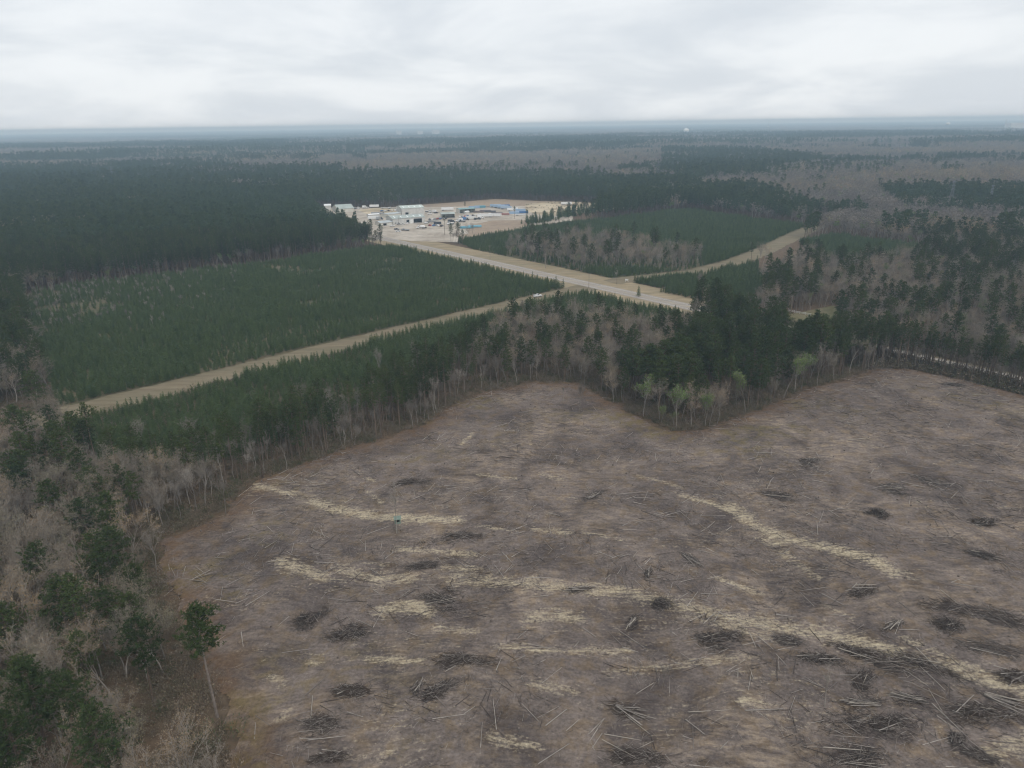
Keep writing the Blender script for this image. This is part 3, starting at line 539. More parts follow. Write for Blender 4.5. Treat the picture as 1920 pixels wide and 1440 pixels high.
m = sel(belt & clear_of_fix(P, 2.5), 0.86); f_ = P[:, 0] > -110; k = m & (r1 < 0.40) & f_; put('pthin', P[k], 0.62, 1.0, 'belt'); k = m & (r1 >= 0.40) & (r1 < 0.62); put('pine', P[k], 0.7, 0.98, 'belt'); k = m & (r1 >= 0.62) & (r1 < 0.84); put('hthin', P[k], 0.55, 0.98, 'belt'); k = m & (r1 >= 0.84); put('hgrey', P[k], 0.5, 0.8, 'belt')
m = sel(hw1 & clear_of_fix(P, 3), 0.66); put('hard', P[m & (r1 < 0.62) & (r1 >= 0.10)], 0.65, 1.0, 'middle'); put('hthin', P[m & (r1 >= 0.62) & (r1 < 0.85)], 0.7, 1.0, 'middle'); put('pine', P[m & (((r1 >= 0.85) & (r1 < 0.93)) | (r1 < 0.10))], 0.7, 0.95, 'middle'); put('hgrey', P[m & (r1 >= 0.93)], 0.7, 0.95, 'middle')
m = sel(point & clear_of_fix(P, 3.2), 0.52); edge_p = d_e < 9; kb = rng.random(len(P)) < 0.3; put('pine', P[m & (r1 < np.where(edge_p, 0.50, 0.84)) & ~kb], 0.68, 1.1, 'point'); put('pbig', P[m & (r1 < np.where(edge_p, 0.50, 0.84)) & kb], 0.7, 1.0, 'point'); k = m & (r1 >= np.where(edge_p, 0.50, 0.84)); put('hard', P[k & (r1 < 0.91)], 0.55, 0.9, 'point'); put('hthin', P[k & (r1 >= 0.91)], 0.6, 0.95, 'point')
w = jitter_grid(135, 330, 150, 330, 2.0); sr_, ar_ = road_sd(w); w = w[(sr_ < -7) & (sr_ > -34) & (ar_ > 285) & ~inside(w, CLEAR)]; w = w[in_cone(w)]; w = w[rng.random(len(w)) < 0.9]; kk = rng.random(len(w)); put('pthin', w[kk < 0.62], 0.70, 1.0, 'row'); put('hthin', w[kk >= 0.62], 0.5, 0.85, 'row')
m = sel(row, 0.15); put('pthin', P[m & (r1 < 0.74)], 0.70, 0.92, 'row'); put('hthin', P[m & (r1 >= 0.74) & (r1 < 0.93)], 0.6, 0.9, 'row'); put('hard', P[m & (r1 >= 0.93)], 0.5, 0.7, 'row')
rest = ~anyp & ~left & ~belt & ~hw1 & ~row & ~point
m = sel(rest | (hwb & (rng.random(len(P)) < 0.6)), 0.62)
right_hw = (P[:, 0] > 130) & (a_r > 150); darkp = (s_r > -300) & (P[:, 0] < -60)
pp = np.where(darkp, 0.86, np.where(hwb, 0.08, np.where(right_hw, 0.24+0.8*(sN-0.5), 0.40+0.9*(sN-0.5))))
put('pine', P[m & (r1 < pp)], 0.75, 1.05, 'north'); k = m & (r1 >= pp); put('hard', P[k & (r1 < 0.60)], 0.6, 1.05, 'north'); put('hgrey', P[k & (r1 >= 0.60) & (r1 < 0.95)], 0.6, 0.95, 'north'); put('spring', P[k & (r1 >= 0.94)], 0.6, 0.9, 'north')
# plantations: rows of young pines
def rows(poly, ang, sx, sy):
    c = poly.mean(0); R2 = np.array([[math.cos(ang), -math.sin(ang)], [math.sin(ang), math.cos(ang)]]); q_ = (poly-c) @ R2; lo, hi = q_.min(0), q_.max(0)
    X, Y = np.meshgrid(np.arange(lo[0], hi[0], sx), np.arange(lo[1], hi[1], sy)); g_ = np.stack([X.ravel(), Y.ravel()], 1); g_ = g_+rng.normal(size=g_.shape)*[0.35, 0.3]
    w = g_ @ R2.T+c; w = w[inside(w, poly)]; return w[~open_ground(w)]
for nm, poly, dens in (('plantation', PLANT1, 0.93), ('front', PLANT2, 0.95), ('east', PLANT3, 0.9), ('corner', PLANT4, 0.93), ('far', PLANT5, 0.9)):
    w = rows(poly, R_(43), 1.55, 3.1); w = w[in_cone(w)]; w = w[rng.random(len(w)) < dens]
    if nm == 'east': w = w[~(inside(w, HWBAND3) & (rng.random(len(w)) < 0.75))]
    if nm == 'plantation': gap = fbm(w, 30, 60, 2)+np.clip((-w[:, 0]-180)/300, 0, 0.5)*np.clip((w[:, 1]-330)/80, 0, 1); w = w[~((gap > 0.80) & (rng.random(len(w)) < 0.75))]
    hgt = 0.40+0.75*fbm(w, 22, 70, 3)
    TREES.extend([('young', float(p[0]), float(p[1]), float(k*rng.uniform(0.78, 1.22)), nm) for p, k in zip(w, hgt)])
w = np.vstack([at2(u_, 421.5-(u_-985)*0.2) for u_ in rng.uniform(985, 1125, 130)])+rng.normal(size=(130, 2))*[5, 5]; TREES.extend([('young', float(p[0]), float(p[1]), float(rng.uniform(0.9, 1.9)), 'east') for p in w])
# scrubby bare saplings among the plantation's far end
w = jitter_grid(-330, -150, 370, 580, 4.8); w = w[inside(w, PLANT1)]; w = w[rng.random(len(w)) < np.clip((-w[:, 0]-170)/200, 0, 0.6)]; kk = rng.random(len(w)) < 0.5; put('hthin', w[kk], 0.3, 0.6, 'plantation'); put('hgrey', w[~kk], 0.25, 0.45, 'plantation')
# sight lines that the place keeps open: the pasture, the road and the far lane show over the trees before them
OPENW = [[(1474, 575), (1570, 570), (1570, 590), (1530, 600), (1478, 602)], [(860, 470), (1000, 502), (1110, 528), (1300, 566), (1300, 580), (1200, 566), (1070, 546), (1000, 522), (880, 492)],
         [(1425, 478), (1480, 446), (1528, 422), (1548, 430), (1500, 455), (1450, 482)], [(1180, 528), (1240, 516), (1320, 509), (1320, 517), (1250, 526)]]
ta_ = np.array([(t[1], t[2]) for t in TREES]); th_ = np.array([(5.0 if t[0] == 'young' else 19.0)*t[3] for t in TREES]); bad_ = np.zeros(len(TREES), bool)
for f_ in (0.25, 0.45, 0.65, 0.85, 1.0):
    p_ = to_px(np.column_stack([ta_, th_*f_]))
    for w_ in OPENW: bad_ |= inside(p_[:, :2], w_)
TREES = [t for t, b_ in zip(TREES, bad_) if not (b_ and t[0] != 'young')]
TREES.extend(FIX)

# middle distance and far forest: species by patch
HWP = [poly_px(p_, 12) for p_ in ([(190, 303), (330, 284), (650, 278), (650, 303), (420, 308)], [(560, 312), (620, 302), (700, 308), (640, 325)], [(640, 300), (760, 292), (950, 288), (1240, 278), (1280, 300), (1130, 322), (900, 318)], [(1300, 268), (1470, 266), (1480, 280), (1300, 282)], [(1430, 318), (1640, 306), (1920, 305), (1930, 352), (1700, 352), (1450, 362)], [(1440, 290), (1720, 278), (1760, 300), (1500, 302)], [(640, 345), (760, 340), (760, 385), (690, 388)])]
PNP = [poly_px(p_, 14) for p_ in ([(-60, 345), (200, 350), (560, 350), (640, 392), (745, 442), (400, 500), (-60, 545)], [(-60, 312), (180, 315), (640, 315), (640, 345), (-60, 345)], [(620, 325), (1100, 325), (1250, 345), (1250, 378), (950, 372), (760, 385), (640, 390)], [(1240, 282), (1420, 280), (1560, 300), (1430, 318), (1300, 330), (1240, 315)], [(1650, 350), (1930, 350), (1930, 392), (1700, 385)], [(1260, 345), (1420, 345), (1520, 380), (1540, 420), (1280, 386)])]
def species(P):
    d = np.hypot(*P.T); v = fbm(P*[0.55, 1.0], 520, 80, 4)+0.25*(fbm(P, 60, 90, 2)-0.5); pr = np.clip(0.5+(v-0.485)*9, 0.06, 0.97)
    for q_ in HWP: pr = np.where(inside(P, q_), np.minimum(pr, 0.44), pr)
    for q_, f_ in zip(PNP, (0.74, 0.55, 0.60, 0.62, 0.66, 0.62)): pr = np.where(inside(P, q_), np.maximum(pr, f_), pr)
    return pr
PT = {k: [] for k in SRC}
def far_band(r0, r1_, s, sc0, sc1):
    W_ = r1_*0.98; P = jitter_grid(-W_, W_, 0, r1_, s, 0.48); d = np.hypot(*P.T); P = P[(d >= r0) & (d < r1_)]; P = P[in_cone(P)]
    if r0 < 1200:
        P = P[~open_ground(P)]
        for q_ in (PLANT3, PLANT5, YBUF): P = P[~inside(P, q_)]
    P = P[~bare_spot(P)]
    return P, species(P), rng.uniform(sc0, sc1, len(P))
BARE = []
def clearing_at(u, v, rx, ry): p = at2(u, v, 4); BARE.append((p[0], p[1], rx, ry))
for a_ in [(203, 330, 60, 85), (178, 362, 50, 45), (280, 345, 45, 45), (678, 292, 35, 160), (1627, 304, 70, 90), (1150+490, 275, 60, 200), (1685, 300, 25, 160), (1690, 282, 60, 160)]: clearing_at(*a_)
def bare_spot(P):
    r = np.zeros(len(P), bool)
    for x, y, rx, ry in BARE: r |= ((P[:, 0]-x)/rx)**2+((P[:, 1]-y)/ry)**2 < 1
    return r
for r0, r1_, s, s0, s1, near in ((700, 1250, 4.8, 0.65, 1.1, True), (1250, 2700, 7.0, 0.65, 1.3, False), (2700, 5200, 10.5, 0.95, 1.75, False)):
    P, pr, ss = far_band(r0, r1_, s, s0, s1); r1 = 0.45*rng.random(len(P))+0.55*np.clip((vnoise(P, 24, 130)*0.4+vnoise(P, 60, 131)*0.35+vnoise(P, 150, 132)*0.25-0.5)*2.0+0.5, 0, 1); isp = r1 < pr; sp = ~isp & (rng.random(len(P)) < 0.05); hw = ~isp & ~sp
    PT['pine_far'].append(np.column_stack([P[isp], ss[isp]])); PT['hard_far'].append(np.column_stack([P[hw], ss[hw]])); PT['spring_far'].append(np.column_stack([P[sp], ss[sp]]))
P, pr, ss = far_band(5200, 21000, 44, 0.95, 1.25); r1 = rng.random(len(P)); isp = r1 < pr
PT['clump_p'].append(np.column_stack([P[isp], ss[isp]])); PT['clump_h'].append(np.column_stack([P[~isp], ss[~isp]]))
# undergrowth under the edges of the woods
w = jitter_grid(-240, 260, 80, 330, 1.8); w = w[in_cone(w)]; w = w[~open_ground(w)]; dd = dist_line(w, EDGE); w = w[rng.random(len(w)) < np.where(dd < 8, 0.95, 0.6)]; w = w[(dd[:0].size == 0) & ~inside(w, PLANT1)]
w = w[np.hypot(*(w-lone_).T) > 4]; PT['shrub'].append(np.column_stack([w, rng.uniform(0.6, 1.5, len(w))]))
w = jitter_grid(20, 190, 880, 1010, 7); w = w[inside(w, SANDLOT)]; w = w[fbm(w, 14, 95, 2) > 0.46]; PT['shrub'].append(np.column_stack([w, rng.uniform(0.4, 1.0, len(w))]))
w = jitter_grid(135, 330, 150, 330, 1.6); sr_, ar_ = road_sd(w); w = w[(sr_ < -6.5) & (sr_ > -30) & (ar_ > 270) & ~inside(w, CLEAR)]; PT['shrub'].append(np.column_stack([w, rng.uniform(1.4, 2.9, len(w))]))
w = jitter_grid(80, 330, 150, 420, 2.0); sr_, ar_ = road_sd(w); w = w[(sr_ > 8) & (sr_ < 14) & (ar_ > 240)]; PT['shrub'].append(np.column_stack([w, rng.uniform(0.8, 1.8, len(w))]))
w = GP[ins & (d_edge < 16)]; w = w[rng.random(len(w)) < 0.03]; PT['shrub'].append(np.column_stack([w, rng.uniform(0.25, 0.6, len(w))]))

# ---- the largest of each kind as objects, the rest as one mass of that kind
KIND_OF = {'pine': 'pine', 'pbig': 'pine', 'pthin': 'pine', 'hard': 'hardwood', 'hgrey': 'hardwood', 'hthin': 'hardwood', 'spring': 'budding', 'young': 'young'}
GEO = {'pine': PINE, 'pbig': PBIG, 'pthin': PTHIN, 'hard': HARD, 'hgrey': HGREY, 'hthin': HTHIN, 'spring': SPRING, 'young': YOUNG}
ONAME = {'pine': 'pine_tree', 'hardwood': 'bare_tree', 'budding': 'budding_tree', 'young': 'young_pine'}
ZONE = {'left': 'in the lower left woods', 'belt': 'in the belt behind the clearing', 'middle': 'in the bare grove by the road', 'point': 'in the stand jutting into the clearing',
        'row': 'in the thin row at far right', 'north': 'in the woods across the road', 'plantation': 'in the big plantation behind the lane', 'front': 'in the plantation before the lane',
        'east': 'in the plantation across the road', 'corner': 'in the plantation wedge by the far lane', 'far': 'in the plantation past the far lane', 'yard': 'in the line beside the sandy lot'}
LOOK = {'pine': 'dark full-crowned pine', 'pbig': 'broad-crowned dark pine', 'pthin': 'slender open-crowned pine', 'hard': 'tan-budded leafless tree', 'hgrey': 'pale grey leafless tree', 'hthin': 'thin pole-like leafless tree', 'spring': 'light green budding tree', 'young': 'young conical pine'}
SIDE = {}
OCC = []
TA = np.array([(t[1], t[2]) for t in TREES]); TD = np.hypot(*TA.T)
TPX = to_px(np.column_stack([TA, np.array([16.0*t[3] if t[0] != 'young' else 4.0 for t in TREES])]))
vis = (TPX[:, 2] > 0) & (TPX[:, 0] > -20) & (TPX[:, 0] < 1940) & (TPX[:, 1] < 1470)
# plantation trees hidden behind the tall belt do not count as seen
hid = np.array([t[0] == 'young' and t[4] == 'front' for t in TREES]); dl1 = dist_line(TA, LANE1); hid &= dl1 > 42
zn_ = np.array([t[4] for t in TREES]); ZX = {}; ZD = {}
for z_ in set(zn_):
    m_ = (zn_ == z_) & vis
    if m_.any(): ZX[z_] = np.percentile(TPX[m_, 0], [1, 99]); ZD[z_] = np.percentile(TD[m_], 35)
bkt = np.array([KIND_OF[t[0]] for t in TREES]); n_obj = 0
for kd, cap in (('pine', 300), ('hardwood', 300), ('budding', 60), ('young', 300)):
    ix = np.nonzero(bkt == kd)[0]; cand = ix[vis[ix] & ~hid[ix]]; order = cand[np.argsort(TD[cand])][:cap]; fixset = [i for i in cand if i >= len(TREES)-len(FIX)]
    chosen = set(fixset) | set(order[:max(0, cap-len([i for i in fixset if i not in set(order)]))])
    for i in ix:
        k, x, y, s, zone = TREES[i]
        if i not in chosen: PT[k].append(np.array([[x, y, s]])); continue
        tr, cr = GEO[k][int(rng.integers(len(GEO[k])))]
        if zone == 'lone': tr, cr = LONE; lab = 'lone tall pine standing free at the lower left edge of the clearing'; grp = None
        elif zone.startswith('L:'): lab = zone[2:]; grp = None
        else:
            lo_, hi_ = ZX[zone]; fr_ = (TPX[i, 0]-lo_)/(hi_-lo_+1e-6); dn_ = ZD[zone]
            part_ = ('leftmost', 'left middle', 'middle', 'right middle', 'rightmost')[int(min(4, fr_*5))]; rk_ = 'front' if TD[i] < dn_ else 'back'
            lab = LOOK[k]+' '+ZONE[zone]+', '+part_+' part, '+rk_+' rank'; grp = ONAME[kd].replace('_', ' ')+'s '+ZONE[zone]+', '+part_+' '+rk_
        e_ = empty(ONAME[kd], (x, y, gz(x, y)-0.05 if zone == 'lone' or zone[:2] == 'L:' else -0.05), rng.uniform(0, 6.28), s, lab, 'tree', grp)
        obj('trunk', tr, e_); obj('crown', cr, e_); n_obj += 1

def scatter(name, kinds, label, cat, sx=(0.9, 1.12)):
    """one mass: points that carry turned and scaled copies of the source trees"""
    pts, idx, srcs = [], [], []
    for k in kinds:
        if not PT[k]: continue
        a = np.vstack(PT[k]); n_ = len(SRC[k]); idx.append(np.clip((np.clip((fbm(a[:, :2]*[0.7, 1], 150, 160, 4)-0.5)*2.6+0.5, 0, 1)*0.75+rng.random(len(a))*0.5-0.12)*n_, 0, n_-1).astype(int)+len(srcs) if k.endswith('_far') or k.startswith('clump') else rng.integers(0, n_, len(a))+len(srcs)); srcs += SRC[k]; pts.append(a)
    a = np.vstack(pts); ii = np.concatenate(idx).astype(np.int32); me = bpy.data.meshes.new(name); me.vertices.add(len(a))
    me.vertices.foreach_set('co', np.column_stack([a[:, 0], a[:, 1], np.zeros(len(a))]).ravel())
    at_ = me.attributes.new('idx', 'INT', 'POINT'); at_.data.foreach_set('value', ii)
    rv = np.zeros((len(a), 3)); rv[:, 2] = rng.uniform(0, 6.283, len(a)); rv[:, :2] = rng.normal(size=(len(a), 2))*0.02
    at_ = me.attributes.new('rot', 'FLOAT_VECTOR', 'POINT'); at_.data.foreach_set('vector', rv.ravel())
    sv = a[:, 2:3]*np.column_stack([rng.uniform(*sx, len(a)), rng.uniform(*sx, len(a)), rng.uniform(0.88, 1.1, len(a))])
    at_ = me.attributes.new('scl', 'FLOAT_VECTOR', 'POINT'); at_.data.foreach_set('vector', sv.ravel()); me.update()
    o = obj(name, me); tag(o, label, cat, kind='stuff')
    ng = bpy.data.node_groups.new(name, 'GeometryNodeTree'); ng.interface.new_socket('Geometry', in_out='INPUT', socket_type='NodeSocketGeometry'); ng.interface.new_socket('Geometry', in_out='OUTPUT', socket_type='NodeSocketGeometry')
    gi = ng.nodes.new('NodeGroupInput'); go = ng.nodes.new('NodeGroupOutput'); ip = ng.nodes.new('GeometryNodeInstanceOnPoints'); jn = ng.nodes.new('GeometryNodeJoinGeometry')
    for s_ in reversed(srcs):
        oi = ng.nodes.new('GeometryNodeObjectInfo'); oi.inputs['Object'].default_value = s_; oi.inputs['As Instance'].default_value = True; ng.links.new(oi.outputs['Geometry'], jn.inputs[0])
    def na(n_, t_):
        q_ = ng.nodes.new('GeometryNodeInputNamedAttribute'); q_.data_type = t_; q_.inputs['Name'].default_value = n_; return q_.outputs['Attribute']
    ng.links.new(gi.outputs[0], ip.inputs['Points']); ng.links.new(jn.outputs[0], ip.inputs['Instance']); ip.inputs['Pick Instance'].default_value = True
    ng.links.new(na('idx', 'INT'), ip.inputs['Instance Index']); ng.links.new(na('rot', 'FLOAT_VECTOR'), ip.inputs['Rotation']); ng.links.new(na('scl', 'FLOAT_VECTOR'), ip.inputs['Scale'])
    ng.links.new(ip.outputs[0], go.inputs[0]); md = o.modifiers.new('scatter', 'NODES'); md.node_group = ng
    print('mass', name, len(a)); return o
scatter('pine_forest', ['pine', 'pbig', 'pthin', 'pine_far'], 'mass of dark green pine forest stretching behind the plantations', 'forest')
scatter('leafless_forest', ['hard', 'hgrey', 'hthin', 'hard_far', 'spring', 'spring_far'], 'mass of grey and tan leafless woodland beyond the road', 'forest')
scatter('young_pine_plantation', ['young'], 'dense rows of young green plantation pines', 'plantation')
scatter('distant_forest', ['clump_p', 'clump_h'], 'hazy bluish forest running out to the horizon', 'forest')
scatter('undergrowth', ['shrub'], 'brown low brush under the edges of the woods', 'brush')
print('tree objects', n_obj)

# ------------------------------------------------------------------ logging debris on the clearing
def sticks_mesh(name, P0, P1, r, mi, mats):
    n = len(P0); d = P1-P0; d /= np.linalg.norm(d, axis=1)[:, None]+1e-9; a = np.cross(d, [0, 0, 1.0]); a /= np.linalg.norm(a, axis=1)[:, None]+1e-9; b = np.cross(d, a)
    V = np.empty((n, 6, 3)); r = r[:, None]
    for k in range(3):
        w = 2.0944*k; o_ = a*math.cos(w)+b*math.sin(w); V[:, k] = P0+o_*r; V[:, k+3] = P1+o_*r*0.55
    base = np.arange(n)[:, None]*6; q_ = np.concatenate([base+[k, (k+1) % 3, (k+1) % 3+3, k+3] for k in range(3)], 1).reshape(-1, 4)
    me = bpy.data.meshes.new(name); me.vertices.add(n*6); me.vertices.foreach_set('co', V.ravel()); me.loops.add(q_.size); me.loops.foreach_set('vertex_index', q_.ravel().astype(np.int32))
    me.polygons.add(len(q_)); me.polygons.foreach_set('loop_start', np.arange(0, q_.size, 4)); me.polygons.foreach_set('loop_total', np.full(len(q_), 4)); me.polygons.foreach_set('material_index', np.repeat(mi, 3).astype(np.int32))
    for m_ in mats: me.materials.append(MAT[m_] if isinstance(m_, str) else m_)
    me.update(calc_edges=True); return me
MAT['st_pale'] = flat('pale_sticks', (0.36, 0.32, 0.28), 0.9, var=0.3, scale=0.5); MAT['st_mid'] = flat('grey_sticks', (0.20, 0.17, 0.15), 0.9, var=0.3, scale=0.5); MAT['st_dark'] = flat('dark_sticks', (0.075, 0.058, 0.05), 0.9, var=0.3, scale=0.5)
NST = 46000; w = np.column_stack([rng.uniform(-95, 215, NST*3), rng.uniform(66, 292, NST*3)]); w = w[inside(w, CLEAR)]; w = w[in_cone(w, 0.1)]
dn = fbm(w, 13, 110, 3); right = np.clip((w[:, 0]-20)/120, 0, 1); keep = rng.random(len(w)) < np.clip((dn-0.46+0.10*right)*6.0, 0.03, 1); w = w[keep][:NST]; dn = dn[keep][:NST]; n = len(w)
L = np.clip(rng.lognormal(-0.25, 0.65, n), 0.2, 4.5); ang = vnoise(w, 17, 120)*5.0+rng.normal(size=n)*0.75-1.0
iy = np.clip(((w[:, 1]-30)/st).astype(int), 0, HZ.shape[0]-1); ixx = np.clip(((w[:, 0]+98)/st).astype(int), 0, HZ.shape[1]-1); zz = HZ[iy, ixx]
el = rng.normal(size=n)*0.10+0.04; dv = np.stack([np.cos(ang)*np.cos(el), np.sin(ang)*np.cos(el), np.sin(el)], 1); c = np.column_stack([w, zz+rng.uniform(0.02, 0.16, n)])
big_ = rng.random(n) < 0.035; L = np.where(big_, rng.uniform(2.5, 7.0, n), L); mi = np.where(rng.random(n) < np.where(big_, 0.5, 0.13), 0, np.where(rng.random(n) < 0.5, 1, 2))
me = sticks_mesh('logging_slash', c-dv*L[:, None]/2, c+dv*L[:, None]/2, np.clip(0.014+0.014*L*rng.uniform(0.5, 1.5, n), 0.012, 0.085), mi, ['st_pale', 'st_mid', 'st_dark'])
tag(obj('logging_slash', me), 'grey brown litter of sticks and twigs all over the logged clearing', 'slash', kind='stuff')
sm = MB(); w = jitter_grid(-95, 215, 66, 292, 7.5); w = w[inside(w, CLEAR)]; w = w[rng.random(len(w)) < 0.55]
for x, y in w:
    r = rng.uniform(0.13, 0.26); z0 = gz(x, y); h_ = rng.uniform(0.15, 0.4); sm.tube([(x, y, z0-0.1), (x, y, z0+h_*0.4), (x, y, z0+h_)], [r*1.5, r*1.05, r], 7)
tag(sm.build('stumps', 'log_dark'), 'small dark cut stumps dotted over the logged clearing', 'stump', kind='stuff')

LOG_ME = []
for k in range(6):
    for mt in ('log_pale', 'log_dark'):
        mb = MB(); b = rng.uniform(-0.03, 0.03); mb.tube([(-0.5, 0, 0), (-0.17, b, 0.004), (0.17, -b*0.5, 0.006), (0.5, b, 0)], [0.5, 0.44, 0.36, 0.25], 7); LOG_ME.append((mt, mb.mesh('log', mt, True)))
def place_log(o, p0, p1, r):
    p0, p1 = np.array(p0, float), np.array(p1, float); d = p1-p0; L_ = np.linalg.norm(d); o.location = (p0+p1)/2; o.rotation_euler = (0, -math.asin(np.clip(d[2]/L_, -1, 1)), math.atan2(d[1], d[0]))
    o.scale = (L_, 2*r, 2*r) ; return o
def log_mesh(mt): c_ = [m_ for t_, m_ in LOG_ME if t_ == mt]; return c_[int(rng.integers(len(c_)))]
LOGS = [(1747, 1327, 1813, 1390, 'p'), (1783, 1097, 1847, 1107, 'p'), (1783, 1095, 1810, 1085, 'p'), (1685, 1132, 1718, 1160, 'd'), (1540, 1118, 1580, 1138, 'p'), (1455, 1158, 1493, 1163, 'p'), (1828, 989, 1850, 989, 'p'), (1408, 1073, 1423, 1083, 'p'),
 (1290, 1340, 1365, 1336, 'p'), (1397, 1338, 1467, 1336, 'p'), (1583, 1120, 1647, 1077, 'd'), (1632, 893, 1638, 883, 'p'), (1645, 881, 1652, 873, 'p'), (1570, 957, 1627, 963, 'p'), (1418, 900, 1427, 915, 'p'), (1773, 945, 1785, 962, 'p'), (1528, 930, 1557, 940, 'p'), (1553, 960, 1577, 975, 'p'),
 (1297, 830, 1323, 823, 'p'), (1477, 795, 1493, 792, 'p'), (1683, 813, 1740, 810, 'd'), (922, 805, 950, 797, 'p'), (1040, 857, 1057, 860, 'p'), (1030, 967, 1055, 973, 'p'), (1203, 963, 1250, 980, 'd'), (1167, 992, 1183, 983, 'p'), (1098, 913, 1107, 928, 'p'), (942, 1040, 965, 1065, 'p'),
 (1013, 1288, 1053, 1257, 'p'), (930, 1263, 940, 1240, 'p'), (837, 1240, 903, 1243, 'p'), (1023, 1367, 1063, 1335, 'p'), (1010, 1437, 1067, 1400, 'p'), (1133, 1382, 1203, 1393, 'p'), (1167, 1217, 1197, 1227, 'p'), (963, 1095, 980, 1103, 'p'), (1093, 1183, 1117, 1200, 'p'), (1007, 1310, 1053, 1330, 'd'),
 (590, 1000, 617, 1012, 'p'), (530, 1229, 580, 1222, 'p'), (367, 1090, 423, 1075, 'd'), (380, 1100, 430, 1088, 'd'), (453, 1190, 457, 1217, 'p'), (573, 1310, 623, 1265, 'd'), (582, 1373, 587, 1310, 'p'), (557, 1357, 633, 1358, 'd'), (480, 1347, 510, 1367, 'd'), (478, 1390, 480, 1360, 'p'), (875, 783, 910, 788, 'd'), (905, 846, 940, 850, 'd'),
 (1320, 1165, 1345, 1175, 'd'), (1840, 1395, 1905, 1400, 'd'), (1700, 1215, 1725, 1222, 'd'), (1350, 1410, 1375, 1385, 'p'), (720, 1245, 735, 1262, 'd'), (640, 985, 668, 992, 'd'), (1235, 850, 1275, 845, 'p'), (1340, 870, 1372, 885, 'd'), (1590, 830, 1630, 826, 'p'), (1790, 860, 1825, 872, 'd')]
names_ = []
def region_word(u, v):
    h_ = 'far left' if u < 640 else 'left of centre' if u < 960 else 'right of centre' if u < 1280 else 'right' if u < 1600 else 'far right'
    return h_, ('back' if v < 900 else 'middle' if v < 1100 else 'front' if v < 1290 else 'nearest')
